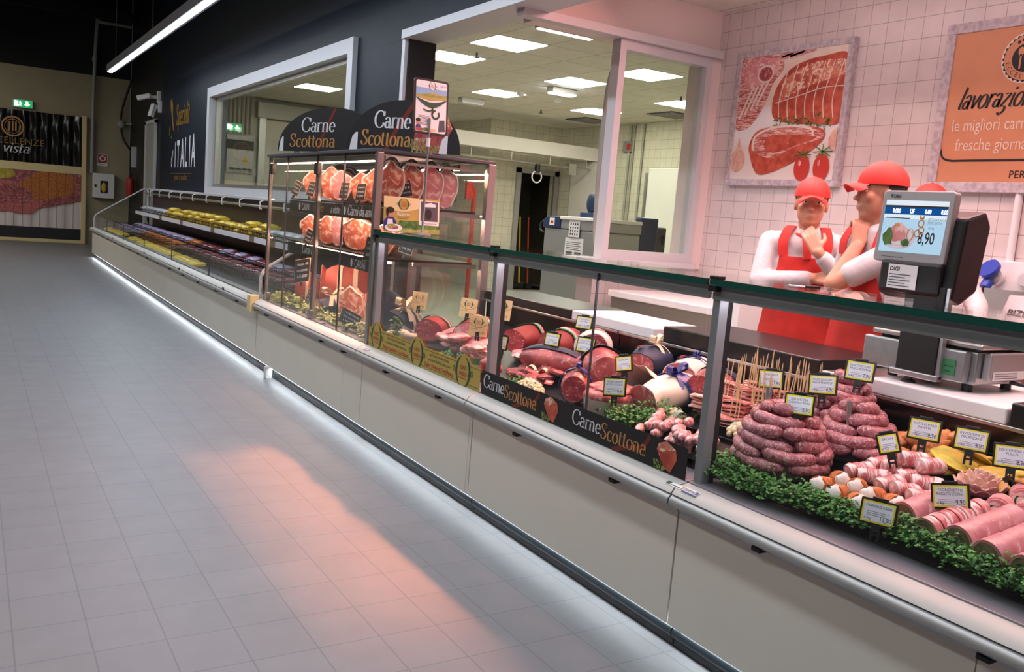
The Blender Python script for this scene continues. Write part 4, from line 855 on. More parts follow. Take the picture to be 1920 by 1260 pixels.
for yy in (9.2, 10.0, 11.9, 13.9, 15.6):
    mb = MB(); mb.box(2.7, 2.706, yy-.09, yy+.09, .868, .932, 'roll_fill'); mb.build('price_tab', st_)
mb = MB()
for i in range(150):
    yy = FY0+.05+i*.074; mb.box(2.724, 2.728, yy, yy+.006, .92, .985, 'black')
mb.box(2.722, 2.73, FY0+.02, FY1-.06, .98, .986, 'black'); mb.build('wire_guard', s_)
mb = MB()
for x in (2.3, 2.58, 2.85):
    for i in range(140):
        yy = 7.2+i*.078; mb.box(x, x+.004, yy, yy+.005, .55, .7, 'black')
    mb.box(x-.001, x+.006, 7.15, 18.1, .695, .702, 'black'); mb.box(x-.001, x+.006, 7.15, 18.1, .63, .635, 'black')
for i in range(24):
    yy = 7.2+i*.47; mb.box(2.15, 2.9, yy, yy+.004, .69, .697, 'black'); mb.box(2.15, 2.9, yy, yy+.004, .62, .625, 'black')
mb.build('wire_baskets', t)
for yy, nm in ((FY1-.02, 'end_panel'), (FY0+.03, 'end_panel')):
    pr = [(2.0, .57), (3.1, .57), (3.1, 1.36), (2.84, 1.34), (2.08, .84), (2.02, .79), (2.0, .74)]
    mb = MB(); mb.prism(pr, 'y', yy-.004, yy+.004, 'glass_clear'); e_ = mb.build(nm, t)
    mb = MB(); mb.tube([(x, yy, z) for x, z in ((2.0, .57), (2.0, .74), (2.02, .79), (2.08, .84), (2.84, 1.34), (3.1, 1.36))], .014, 'white_frame'); mb.build('edge', e_, smooth=50)
mb = MB(); mb.tube([(2.93, FY1-.05, .57), (2.93, FY1-.05, 1.34)], .025, 'white_frame'); mb.build('support_post', t, smooth=50)
for yy in (8.0, 9.95, 12.2, 15.2):
    mb = MB(); mb.box(1.922, 1.93, yy-.02, yy+.02, .53, .555, 'kick_tube'); mb.build('lock', t)
mb = MB(); mb.box(1.9, 1.97, 7.0, 7.1, .47, .6, 'cream_frame'); tag(mb.build('joint_cover', bevel=.004), 'small cream joint cover between the fridge and the tower on the hand rail', 'cover')
mb = MB(); mb.box(1.94, 1.99, 6.62, 6.68, 0, .09, 'white'); tag(mb.build('plinth_foot', bevel=.004), 'small white adjustable foot at the dark plinth under the tower', 'foot')
# packs
def pack(mt, lab, group, sx, sy, sz, tray='black'):
    t = thing('food_pack', lab, 'food pack', (0, 0, 0), group)
    mb = MB(); mb.prism([(-sx*.42, 0), (sx*.42, 0), (sx*.5, sz*.5), (-sx*.5, sz*.5)], 'y', -sy/2, sy/2, tray); mb.build('tray', t)
    mb = MB(); mb.blob((0, 0, sz*.5), (sx*.49, sy*.49, sz*.55), mt, 10, 6, .25, 9, 3); mb.build('contents', t, smooth=70)
    return t
protos = {'y': pack('pack_yellow', 'yellow food pack in a row on the fridge shelf', 'yellow packs on the fridge shelf', .2, .26, .055, 'pack_yellow'),
          'w': pack('pack_white', 'pale wrapped pack at the ends of the fridge shelf', 'pale packs on the fridge shelf', .2, .27, .055, 'pack_white'),
          'm': pack('pack_meat', 'dark red meat pack lying in the fridge deck', 'meat packs in the fridge deck', .2, .26, .05, 'black'),
          'l': pack('pack_lilac', 'lilac wrapped pack lying in the fridge deck', 'lilac packs in the fridge deck', .2, .26, .06, 'pack_lilac'),
          'o': pack('pack_orange', 'orange pack lying in the fridge deck', 'orange packs in the fridge deck', .2, .26, .055, 'pack_orange'),
          'g': pack('pack_yellow', 'yellow pack lying at the front of the fridge deck', 'yellow packs in the fridge deck', .2, .26, .055, 'pack_yellow')}
used = set()
def put(k, loc, rot):
    if k in used: dup(protos[k], loc, rot)
    else: used.add(k); protos[k].location = loc; protos[k].rotation_euler = rot
rnd = random.Random(3)
for i in range(38):
    yy = 7.3+i*.285
    if 8.0 < yy < 8.5: continue
    k = 'w' if yy > 15.6 or yy < 9.7 else 'y'
    n = 2 if k == 'w' else rnd.choice((2, 2, 3))
    for j in range(n): put(k, (2.86+rnd.uniform(-.015, .015), yy+rnd.uniform(-.02, .02), .921+j*.056), (0, 0, rnd.uniform(-.06, .06)))
for i in range(38):
    yy = 7.35+i*.285
    for x in (2.21, 2.45, 2.72):
        if x < 2.3 and (yy < 10.4 or rnd.random() < .1): continue
        if yy > 16.4: k = 'l' if x > 2.3 else 'g'
        elif yy > 13.2 and x > 2.6: k = 'l'
        elif yy > 12.6 and x > 2.4: k = 'o' if yy < 15.4 else 'l'
        elif x < 2.3: k = 'g'
        elif x > 2.6: k = rnd.choice('mml')
        else: k = 'm'
        z = .52+(x-2.12)*.114
        for j in range(2 if x > 2.3 else 1): put(k, (x, yy, z+.006+j*.054), (0, -.114, rnd.uniform(-.08, .08)))
mb = MB(); mb.obox((2.82, 8.25, 1.02), (.012, 0, .004), (0, .14, .05), (0, -.03, .09), 'black_gloss'); mb.obox((2.8, 8.25, 1.02), (.004, 0, 0), (0, .1, .036), (0, -.02, .06), 'alu'); tag(mb.build('price_board', bevel=.002), 'tilted glossy black board on the fridge shelf near the tower', 'board')
# ================================================================== food in the counters
def on_deck(x, y, h=0): return (x, y, deckz(x)+h)
def place(o, loc, rz=0, rx=0, ry=0, label=None):
    o.location = loc; o.rotation_euler = (R(rx), R(ry), R(rz))
    if label: o['label'] = label
    return o
def round_tray(x, y, r, lab, z=None):
    z = deckz(x) if z is None else z
    mb = MB(); mb.lathe([(r*.9, 0), (r, .008), (r, .016), (r*.94, .012), (.001, .012)], (0, 0, 0), 'black_slate', 36, cap=False); mb.lathe([(r*.9, 0), (.001, 0)], (0, 0, 0), 'black_slate', 36, cap=False)
    o = mb.build('round_tray', smooth=50); tag(o, lab, 'tray'); place(o, (x, y, z+.012)); return o
# ---- sausage piles: rings of linked sausages, every link its own object
_sg = {}
def sausage_mesh(r, span, rad, seed):
    k = (round(r, 3), round(span, 2), round(rad, 4), seed)
    if k in _sg: return _sg[k]
    n = 13; path = []; rs = []
    for i in range(n+1):
        u = i/n; a = (u-.5)*span
        path.append((r*math.cos(a)-r, r*math.sin(a), .004*math.sin(u*5+seed)))
        e = min(u, 1-u)*n
        rs.append(rad*(.35 if e < .5 else (.82 if e < 1.5 else (.97 if e < 2.5 else 1+.03*math.sin(i*1.3+seed)))))
    mb = MB(); mb.tube(path, rs, 'sausage', 14); o = mb.build('sausage', smooth=80); _sg[k] = o.data; bpy.data.objects.remove(o); return _sg[k]
def sausage_pile(cx, cy, z0, rings, rad, lab, group, seed):
    rn = random.Random(seed); z = z0+rad
    for li, (r, n) in enumerate(rings):
        off = rn.random()*6.28; cx += rn.uniform(-.006, .006); cy += rn.uniform(-.006, .006)
        for k in range(n):
            a = off + 2*PI*k/n + rn.uniform(-.04, .04)
            o = bpy.data.objects.new('sausage', sausage_mesh(r, 2*PI/n*.99, rad*rn.uniform(.97, 1.03), (k+li) % 3)); COL.objects.link(o)
            o.location = (cx+r*math.cos(a), cy+r*math.sin(a), z + rn.uniform(-.003, .003)); o.rotation_euler = (rn.uniform(-.06, .06), rn.uniform(-.05, .05), a)
            tag(o, lab, 'sausage', group)
        z += rad*1.5
round_tray(2.255, 1.9, .175, 'round black tray under the front sausage pile', .625); round_tray(2.52, 1.82, .14, 'round black tray under the middle sausage pile', .672); round_tray(2.65, 2.0, .12, 'round black tray under the rear sausage pile', .70)
sausage_pile(2.255, 1.9, .652, [(.142, 5), (.138, 5), (.122, 4), (.116, 4), (.088, 3), (.06, 2)], .0222, 'thick pink pork sausage coiled in the big front pile nearest the glass', 'sausages of the front pile', 1)
sausage_pile(2.52, 1.82, .695, [(.118, 4), (.114, 4), (.095, 3), (.075, 3), (.045, 2)], .0222, 'pork sausage coiled in the middle pile behind the front one', 'sausages of the middle pile', 2)
sausage_pile(2.65, 1.98, .73, [(.108, 4), (.104, 4), (.09, 3), (.085, 3), (.06, 2), (.035, 2)], .0218, 'pork sausage coiled in the tall rear pile beside the marble slab', 'sausages of the rear pile', 3)
mb = MB(); mb.tube([(2.25, 1.97, .77), (2.265, 1.99, .89)], [.006, .012], 'alu', 12); tag(mb.build('steel_rod', smooth=40), 'short steel rod sticking up behind the front sausage pile', 'rod')
mb = MB(); mb.tube([(2.44, 1.8, .78), (2.45, 1.81, .875)], [.004, .01], 'alu', 12); tag(mb.build('steel_rod', smooth=40), 'short steel rod holding the 6,90 price card over the middle pile', 'rod')
# ---- trays
def tray(cx, cy, sx, sy, rz, lab, h=.02, ry=-11, name='tray'):
    mb = MB(); mb.box(-sx/2, sx/2, -sy/2, sy/2, 0, .006, 'black_gloss')
    for b in [(-sx/2, -sx/2+.008, -sy/2, sy/2), (sx/2-.008, sx/2, -sy/2, sy/2), (-sx/2, sx/2, -sy/2, -sy/2+.008), (-sx/2, sx/2, sy/2-.008, sy/2)]: mb.box(*b, 0, h, 'black_gloss')
    o = mb.build(name, bevel=.003); tag(o, lab, 'tray'); place(o, (cx, cy, deckz(cx)+.004), rz, 0, ry); return o
def deck_pt(cx, cy, rz, dx, dy, h):
    a = R(rz); x = cx+dx*math.cos(a)-dy*math.sin(a); y = cy+dx*math.sin(a)+dy*math.cos(a); return (x, y, deckz(x)+.012+h)
# bacon-wrapped rolls
def roll_mesh(L, r, mt, end=None, spiral=False, amp=.05):
    mb = MB(); n = 10; path = [((i/n-.5)*L, 0, .002*math.sin(i*2)) for i in range(n+1)]; rs = [r*(.9 if i in (0, n) else 1+amp*math.sin(i*2.3)) for i in range(n+1)]
    mb.tube(path, rs, mt, 16); return mb
tray(2.375, 1.545, .19, .36, -10, 'black tray of bacon-wrapped rolls beside the middle sausage pile')
pr = None; rn = random.Random(5)
for row in range(5):
    for c in range(2):
        for lay in range(2 if row in (1, 2) and c == 1 else 1):
            p = deck_pt(2.375, 1.545, -10, -.045+c*.085+(.03 if lay else 0), -.13+row*.062+(.03 if lay else 0), .025+lay*.038)
            if pr is None:
                pr = thing('bacon_roll', 'streaky bacon-wrapped meat roll in the black tray', 'meat roll', p, 'bacon-wrapped rolls'); pr.location = (0, 0, 0)
                roll_mesh(.088, .0245, 'bacon_wrap').build('wrap', pr, smooth=70)
                for sg in (-1, 1): mb = MB(); mb.blob((sg*.043, 0, 0), (.007, .018, .018), 'pork', 12, 6); mb.build('meat_end', pr, smooth=70)
                o = pr
            else: o = dup(pr)
            place(o, p, -30+rn.uniform(-25, 25), 0, rn.uniform(-10, 10))
# breaded chicken, yellow cutlets, orange crumbed pieces
tray(2.66, 1.40, .2, .74, -12, 'long black tray of breaded chicken and yellow cutlets at the back')
def lump(name, lab, cat, group, r, mt, spots, amp=.35, fr=10, flat=None):
    ms = []
    for s_ in range(3):
        mb = MB(); mb.blob((0, 0, 0), r, mt, 20, 12, amp, fr, s_+1); o = mb.build(name, smooth=80); ms.append(o.data); bpy.data.objects.remove(o)
    rn = random.Random(len(spots)*7)
    for i, p in enumerate(spots):
        o = bpy.data.objects.new(name, ms[i % 3]); COL.objects.link(o); tag(o, lab, cat, group); place(o, p, rn.uniform(0, 360), rn.uniform(-25, 25), rn.uniform(-25, 25)); k = rn.uniform(.85, 1.15); o.scale = (k, k, k)
lump('breaded_wing', 'breaded chicken wing in the orange-brown heap', 'chicken', 'breaded chicken wings', (.055, .026, .022), 'breaded', [deck_pt(2.62, 1.63, -12, rn.uniform(-.07, .09), rn.uniform(-.1, .1), .02+.02*(i % 3)) for i in range(16)])
lump('yellow_cutlet', 'flat yellow aubergine cutlet in the heap behind the onion rose', 'cutlet', 'yellow cutlets', (.06, .045, .012), 'yellow_cutlet', [deck_pt(2.60, 1.43, -12, rn.uniform(-.08, .08), rn.uniform(-.09, .09), .012+.014*(i % 4)) for i in range(14)], .3, 7)
lump('crumbed_slice', 'orange crumbed slice at the right frame edge', 'cutlet', 'orange crumbed slices', (.06, .045, .016), 'breaded', [deck_pt(2.55, 1.18, -12, rn.uniform(-.07, .07), rn.uniform(-.08, .08), .015+.016*(i % 3)) for i in range(9)], .3, 7)
# carved onion rose
t = thing('onion_rose', 'carved red onion rose standing among the trays', 'garnish', (0, 0, 0))
mb = MB(); mb.lathe([(.02, 0), (.045, .012), (.055, .03), (.04, .04), (.01, .045)], (0, 0, 0), 'onion', 20); mb.build('base', t, smooth=60)
for ring, (n, r0, r1, z0, z1) in enumerate([(9, .045, .072, .02, .05), (8, .035, .052, .03, .066), (7, .024, .034, .04, .075), (5, .012, .018, .045, .08)]):
    for k in range(n):
        a = 2*PI*(k+.5*ring)/n; d = Vector((math.cos(a), math.sin(a), 0)); s_ = Vector((-d.y, d.x, 0)); wd = 1.4*r1*PI/n
        mb = MB(); mb.sheet(lambda u, v: d*(r0+(r1-r0)*u**.8-.008*(2*v-1)**2) + s_*(2*v-1)*wd*(1-.55*u**2.5) + Vector((0, 0, z0+(z1-z0)*u-.012*u*(2*v-1)**2)), 5, 6, .004, 'onion' if ring == 0 else 'onion_in'); mb.build('petal', t, smooth=70)
place(t, on_deck(2.47, 1.36, .015))
# spiral-sliced rolls
tray(2.43, 1.17, .2, .26, -8, 'black tray of spiral meat slices at the right')
t0 = None
for i, (dx, dy) in enumerate([(-.055, .075), (-.03, .01), (-.055, -.055), (.045, .085), (.055, .02), (.04, -.045)]):
    if t0 is None:
        t0 = thing('spiral_slice', 'thick meat slice with a dark and cream spiral standing in the right tray', 'meat roll', (0, 0, 0), 'spiral meat slices')
        roll_mesh(.075, .033, 'pork', amp=.02).build('body', t0, smooth=70)
        P = (Vector((-.0378, 0, 0)), Vector((0, -1, 0)), Vector((0, 0, 1)), Vector((-1, 0, 0))); mb = MB(); mb.disc(0, 0, .031, .031, P, 'spiral_cream', .001)
        sp = [((.004+.0045*a)*math.cos(a), (.004+.0045*a)*math.sin(a)) for a in [i_*.25 for i_ in range(24)]]
        mb.stroke(sp, lambda q, t_: .0045, P, 'spiral_dark', .002); mb.stroke(arc(0, 0, .031, .031, 0, 360, 24), lambda q, t_: .006, P, 'pork', .0022); mb.build('spiral_face', t0); o = t0
    else: o = dup(t0)
    place(o, deck_pt(2.43, 1.17, -8, dx, dy, .034), rn.uniform(10, 35))
# cannoli
tray(2.2, 1.535, .17, .3, -10, 'black tray with silver lines under the filled meat cannoli')
c0 = None; L_ = 0
for i, (dx, dy) in enumerate([(-.045, .12), (.02, .125), (-.045, .05), (.025, .06), (-.045, -.02), (.02, -.01), (-.04, -.09), (.03, -.08), (-.04, -.13)]):
    if c0 is None:
        c0 = thing('meat_cannolo', 'orange crumbed meat cannolo with white filling facing the glass', 'cannolo', (0, 0, 0), 'meat cannoli')
        mb = MB(); n = 8; mb.tube([((k/n-.5)*.085, 0, 0) for k in range(n+1)], [.027*(1+.07*math.sin(k*2.4)) for k in range(n+1)], 'breaded_dark', 16); mb.build('crust', c0, smooth=70)
        mb = MB(); mb.blob((-.042, 0, 0), (.016, .023, .023), 'filling', 14, 8, .35, 12, 2); mb.build('filling', c0, smooth=70); o = c0
    else: o = dup(c0)
    place(o, deck_pt(2.2, 1.535, -10, dx, dy, .028), 30+rn.uniform(-20, 20), 0, 12)
# long meat rolls near the glass
def long_roll(x, y, L, r, rz, lab, sliced=False):
    t = thing('meat_roll', lab, 'meat roll', (0, 0, 0)); mb = MB()
    if sliced:
        for k in range(7):
            a = (k/6.2-.5)*L; mb.tube([(a, 0, 0), (a+L/8.2, 0, .002*(k % 2))], [r*(.96+.03*(k % 2)), r*.98], 'bacon_wrap', 20)
    else:
        n = 16; mb.tube([((k/n-.5)*L, 0, 0) for k in range(n+1)], [r*(1+.02*math.sin(k*1.7)+.015*math.sin(k*.6)) for k in range(n+1)], 'pink_roll', 24)
    mb.build('body', t, smooth=60)
    P = (Vector((-L/2-.0008, 0, 0)), Vector((0, -1, 0)), Vector((0, 0, 1)), Vector((-1, 0, 0))); mb = MB(); mb.disc(0, 0, r*.88, r*.88, P, 'roll_fill', .001)
    mb.stroke([((.003+.0042*a)*math.cos(a)*r/.04, (.003+.0042*a)*math.sin(a)*r/.04) for a in [i_*.25 for i_ in range(26)]], lambda q, t_: .004, P, 'pork', .002); mb.stroke(arc(0, 0, r*.92, r*.92, 0, 360, 24), lambda q, t_: .006, P, 'pink_roll', .0022); mb.build('cut_face', t)
    place(t, (x, y, deckz(x)+r+.008), rz, 0, -11)
tray(2.24, 1.2, .26, .42, -4, 'black tray under the long pink meat rolls')
long_roll(2.26, 1.37, .2, .039, -6, 'long pink meat roll leftmost of its row, behind the parsley'); long_roll(2.225, 1.285, .19, .036, -6, 'sliced striped meat roll between two smooth pink ones', True)
long_roll(2.235, 1.195, .21, .041, -6, 'third long pink meat roll with dark filling at its cut end'); long_roll(2.21, 1.105, .21, .042, -6, 'rightmost long pink meat roll with dark swirl at its end'); long_roll(2.2, 1.01, .2, .042, -6, 'last pink meat roll, mostly beyond the right frame edge')
# bacon slices in a stack and the wooden skewers
tray(2.55, 2.3, .3, .36, 6, 'black tray carrying the bacon stacks and skewers')
b0 = []
for s_ in range(2):
    mb = MB(); mb.sheet(lambda u, v: ((v-.5)*.05+.004*math.sin(u*9+s_), (u-.5)*.24, .006*math.sin(u*7+s_*2)+.003*math.sin(v*5)), 18, 4, .006, 'bacon'); o = mb.build('bacon_slice', smooth=70); b0.append(o.data); bpy.data.objects.remove(o)
for st, (cx, cy, n, rz) in enumerate([(2.44, 2.37, 9, 12), (2.5, 2.3, 8, 6), (2.56, 2.36, 12, 10), (2.4, 2.24, 5, 30), (2.65, 2.32, 10, 4)]):
    for k in range(n):
        o = bpy.data.objects.new('bacon_slice', b0[k % 2]); COL.objects.link(o); tag(o, 'raw bacon slice in the layered stacks under the skewers', 'bacon', 'bacon slices in stacks')
        place(o, (cx+rn.uniform(-.008, .008), cy+rn.uniform(-.012, .012), deckz(cx)+.022+k*.0075), rz+rn.uniform(-6, 6), rn.uniform(-3, 3), rn.uniform(-5, 5))
mb = MB(); mb.tube([(0, 0, 0), (0, 0, .185), (0, 0, .2)], [.0022, .0022, .0004], 'stick', 6); s0 = mb.build('wooden_skewer', smooth=60); sm = s0.data; bpy.data.objects.remove(s0)
for i in range(58):
    x = 2.38+.3*((i*.618) % 1); y = 2.06+.38*(i/58)+rn.uniform(-.02, .02)
    o = bpy.data.objects.new('wooden_skewer', sm); COL.objects.link(o); tag(o, 'thin wooden skewer standing upright in the bacon stacks', 'skewer', 'wooden skewers'); place(o, (x, y, deckz(x)+.03), 0, rn.uniform(-5, 5), rn.uniform(-3, 6))
# meat skewers wrapped in bacon (left of the pillar)
tray(2.19, 2.3, .2, .42, 6, 'black tray of small bacon bites left of the grey pillar')
mb = MB(); mb.blob((0, 0, 0), (.034, .018, .018), 'bacon_wrap', 14, 8, .2, 8, 3); o = mb.build('bacon_bite', smooth=70); bm_ = o.data; bpy.data.objects.remove(o)
for i in range(34):
    o = bpy.data.objects.new('bacon_bite', bm_); COL.objects.link(o); tag(o, 'small bacon-wrapped bite in the tray left of the grey pillar', 'meat', 'small bacon bites'); place(o, deck_pt(2.19, 2.3, 6, rn.uniform(-.075, .075), -.18+.36*i/34, .02+.024*(i % 2)), 25+rn.uniform(-20, 20), 0, rn.uniform(-15, 15))
# grapes
gm = MB().blob((0, 0, 0), (.011, .011, .012), 'grape', 12, 8).build('g', smooth=80); gmesh = gm.data; bpy.data.objects.remove(gm)
def grapes(x, y, n, rx, ry, lab):
    t = thing('grape_bunch', lab, 'grapes', (0, 0, 0)); rg = random.Random(n)
    mb = MB(); mb.tube(spline([(-rx, 0, .02), (0, 0, .035), (rx*.9, .01, .03)]), .003, 'leaf_pale', 6); mb.build('stem', t, smooth=50)
    for i in range(n):
        a = i*2.4; q = math.sqrt((i+.5)/n); o = bpy.data.objects.new('grape', gmesh); COL.objects.link(o); o.parent = t
        o.location = (rx*q*math.cos(a), ry*q*math.sin(a), .012+.034*(1-q*q)+rg.uniform(0, .006))
    mb = MB(); mb.sheet(lambda u, v: ((u-.5)*.09, (v-.5)*.06+.005*math.sin(u*9), .055-.03*((2*v-1)**2)+.006*math.sin(u*12)), 8, 5, .002, 'cabbage'); mb.build('leaf', t, smooth=60)
    place(t, (x, y, deckz(x)+.004), 80)
grapes(2.13, 3.22, 52, .1, .05, 'bunch of pale grapes in front of the navy-wrapped roast'); grapes(2.36, 2.17, 34, .06, .05, 'bunch of pale grapes right of the grey pillar beside the bacon'); grapes(2.3, 2.46, 22, .05, .04, 'bunch of pale grapes just left of the grey pillar')
# leafy garnish: curled leaflets
def leafage(name, pts, n, spread, size, mt, lab, cat, seed, h=.05, kind=None):
    rg = random.Random(seed); mb = MB(); P = spline([(p[0], p[1], deckz(p[0]) if len(p) < 3 else p[2]) for p in pts], 10) if len(pts) > 1 else [Vector((pts[0][0], pts[0][1], deckz(pts[0][0]) if len(pts[0]) < 3 else pts[0][2]))]
    for i in range(n):
        c = P[int(rg.random()*len(P))]; d = Vector((rg.gauss(0, spread), rg.gauss(0, spread*1.3), abs(rg.gauss(.35, .35))*h+.005))
        b = c + d; a = rg.uniform(0, 6.28); tl = rg.uniform(-.6, .9); u = Vector((math.cos(a)*math.cos(tl), math.sin(a)*math.cos(tl), math.sin(tl))); s_ = u.cross(Vector((rg.uniform(-.4, .4), rg.uniform(-.4, .4), 1))).normalized(); k = size*rg.uniform(.7, 1.3); nn = u.cross(s_)
        v = [b, b+u*k*.3+s_*k*.35+nn*k*.12, b+u*k*.55+s_*k*.2, b+u*k*.75+s_*k*.42+nn*k*.1, b+u*k, b+u*k*.75-s_*k*.42+nn*k*.1, b+u*k*.55-s_*k*.2, b+u*k*.3-s_*k*.35+nn*k*.12, b+u*k*.5-nn*k*.15]
        mb.add(v, [(0, 1, 8), (1, 2, 8), (2, 3, 8), (3, 4, 8), (4, 5, 8), (5, 6, 8), (6, 7, 8), (7, 0, 8)], mt)
    for i in range(max(3, n//60)):
        c = P[int(rg.random()*len(P))]; mb.tube([c, c+Vector((rg.gauss(0, spread), rg.gauss(0, spread), h*.8))], .0015, mt, 4)
    o = mb.build(name); tag(o, lab, cat)
    if kind: o['kind'] = kind
    return o
leafage('parsley_garland', [(2.12, 2.0), (2.085, 1.96), (2.08, 1.8), (2.105, 1.6), (2.13, 1.4), (2.12, 1.2), (2.11, 1.0), (2.11, .8)], 9500, .021, .0155, 'parsley', 'green parsley garland lying along the inside of the right counter glass', 'parsley', 4, .05)
leafage('parsley', [(2.13, 2.6), (2.2, 2.52), (2.3, 2.5)], 1900, .026, .016, 'parsley', 'heap of green parsley before the paper-wrapped roast', 'parsley', 5, .06)
leafage('parsley', [(2.1, 3.36), (2.12, 3.3)], 140, .02, .02, 'parsley', 'small parsley sprig behind the pillar at the middle counter end', 'parsley', 6, .04)
leafage('parsley', [(2.1, 4.08), (2.1, 3.98)], 160, .02, .02, 'parsley', 'small parsley sprig behind the olive banner', 'parsley', 7, .04)
leafage('parsley', [(2.1, 4.66), (2.12, 4.62)], 190, .012, .02, 'leaf', 'upright parsley sprig beside the tower post in the left counter', 'parsley', 8, .13)
leafage('leaf_garland', [(2.07, 6.8, .58), (2.08, 6.3, .58), (2.08, 5.6, .58), (2.08, 4.9, .58)], 700, .025, .034, 'leaf_pale', 'pale green leaf garland along the bottom of the glass tower', 'leaf garland', 9, .075)
# ---- roasts
def roast(lab, L, r, mt, loc, rz, h=None, wrap=None, bands=(), cut='beef_cut', bow=None, amp=.12, sq=.85, ry=0, name='roast', taper=.5, wr=(-.35, .6), wa=(10, 170), sticker=None):
    t = thing(name, lab, 'meat', (0, 0, 0)); n = 14
    def rp(u): return r*(max(0, 1-abs(2*u-1)**2.2))**taper if u > .06 else r*.86
    path = [((k/n-.5)*L, 0, 0) for k in range(n+1)]; sd = len(lab)
    vs = []; fs = []; m = 22; mb = MB()
    def pt(u, a, g=0):
        k = rp(u)+g; q = 1+.05*math.sin(5*u+sd)+amp*1.3*noise.noise(Vector((u*3+sd, math.cos(a)*1.4, math.sin(a)*1.4)))
        return Vector(((u-.5)*L, k*q*math.cos(a), k*q*math.sin(a)*sq))
    for k in range(n+1):
        for j in range(m): vs.append(pt(.05+.95*k/n if k < n else .999, 2*PI*j/m))
    for k in range(n):
        for j in range(m): fs.append((k*m+j, k*m+(j+1) % m, (k+1)*m+(j+1) % m, (k+1)*m+j))
    fs.append(tuple(range(m))[::-1]); fs.append(tuple(range(n*m, n*m+m))); mb.add(vs, fs, mt); mb.build('body', t, smooth=70)
    if cut:
        mb = MB(); mb.add([pt(.045, 2*PI*j/m, -.004) for j in range(m)]+[pt(.045, 2*PI*j/m, -.004)+Vector((.004, 0, 0)) for j in range(m)], [tuple(range(m))[::-1]]+[(j, (j+1) % m, m+(j+1) % m, m+j) for j in range(m)], cut); mb.build('cut_face', t, smooth=40)
    if wrap:
        a0, a1 = R(wa[0]), R(wa[1]); mb = MB(); mb.sheet(lambda u, v: pt(.5+wr[0]+(wr[1]-wr[0])*u if wr else u, a0+(a1-a0)*v, .005+.002*math.sin(v*30+u*8)), 12, 18, .003, wrap); mb.build('wrap', t, smooth=60)
    for u, w_, bm in bands:
        mb = MB(); mb.sheet(lambda p, v: pt(u+(p-.5)*w_/L, 2*PI*v, .010), 1, 28, .002, bm); mb.build('ribbon', t, smooth=60)
    if bow:
        u, bm, s_ = bow; c = pt(u, PI/2, .01); mb = MB()
        for sg in (-1, 1):
            for q in (.5, 1.1): mb.ribbon(spline([c, c+Vector((sg*s_*.5, -s_*.2*q, s_*.55*q)), c+Vector((sg*s_*1.0, -s_*.25, s_*.6*q)), c+Vector((sg*s_*.9, -s_*.15, s_*.15)), c], 5), s_*.4, Vector((.3*sg, 1, .2)).normalized(), bm, .0015)
            mb.ribbon(spline([c, c+Vector((sg*s_*.4, -s_*.7, -s_*.1)), c+Vector((sg*s_*.8, -s_*1.3, -s_*.8))], 5), s_*.36, Vector((1, .3*sg, 0)).normalized(), bm, .0015)
        mb.blob(c+Vector((0, 0, .004)), (s_*.2, s_*.2, s_*.16), bm, 10, 6); mb.build('bow', t, smooth=60)
    if sticker:
        c = pt(*sticker, .012); P = (c, Vector((0, 0, 1)).cross((c-Vector((c.x, 0, 0))).normalized()), Vector((0, 0, 1)), (c-Vector((c.x, 0, 0))).normalized()); N_ = P[3]; U_ = Vector((1, 0, 0)); V_ = N_.cross(U_); P = (c, U_, V_, N_); mb = MB(); mb.rect(-.022, .022, -.012, .012, P, 'flag_red', .003, -.002); mb.rect(-.014, .014, -.002, .002, P, 'white', .001, .001); mb.build('sticker', t)
    z = deckz(loc[0]) if h is None else h
    place(t, (loc[0], loc[1], z+r*sq*.93), rz, 0, ry); return t
tri = lambda u: ((u-.035, .02, 'flag_green'), (u, .02, 'flag_white'), (u+.035, .02, 'flag_red'))
# left counter
mb = MB(); mb.slab([(2.13, 4.74, 0), (2.13, 4.32, 0), (2.2, 4.22, 0), (2.56, 4.22, 0), (2.56, 4.74, 0)], (0, 0, .014), 'black_slate'); o = mb.build('slate_board', bevel=.003); tag(o, 'dark slate serving board under the tricolour-ribboned roast at the left', 'board'); place(o, (0, 0, .625), 0, 0, 0)
roast('red-wrapped tied roast with tricolour ribbon, alone on the slate board', .24, .088, 'red_cloth', (2.29, 4.5), 40, h=.64, bands=tri(.5), amp=.1)
roast('red-wrapped roast with tricolour ribbon behind the pork slices', .3, .1, 'red_cloth', (2.36, 4.12), 34, h=.66, bands=tri(.42), amp=.12, cut='pork')
roast('red-wrapped roast with tricolour ribbon seen behind the grey pillar', .3, .085, 'red_cloth', (2.5, 3.86), 26, bands=tri(.62), amp=.12)
roast('red-wrapped roast with tricolour ribbon beside the round ham', .34, .085, 'red_cloth', (2.58, 3.62), 24, bands=tri(.45), cut='beef', amp=.14)
def heap(lab, spots, r, mt, name='meat_slice', group=None, seed=1, amp=.3):
    rg = random.Random(seed)
    for i, p in enumerate(spots):
        mb = MB(); mb.blob((0, 0, 0), (r*rg.uniform(.8, 1.2), r*rg.uniform(.7, 1), r*.33), mt, 18, 10, amp, 8, i+seed); o = mb.build(name, smooth=80); tag(o, lab, 'meat', group or lab); place(o, p, rg.uniform(0, 180), rg.uniform(-20, 20), rg.uniform(-20, 20))
heap('folded pale pork slice in the heap at the left counter', [(2.2+.05*(i % 3), 3.92+.055*i*.8, deckz(2.2)+.03+.025*(i % 4)) for i in range(9)], .07, 'pork', 'pork_slice', 'pork slices in the left counter', 3)
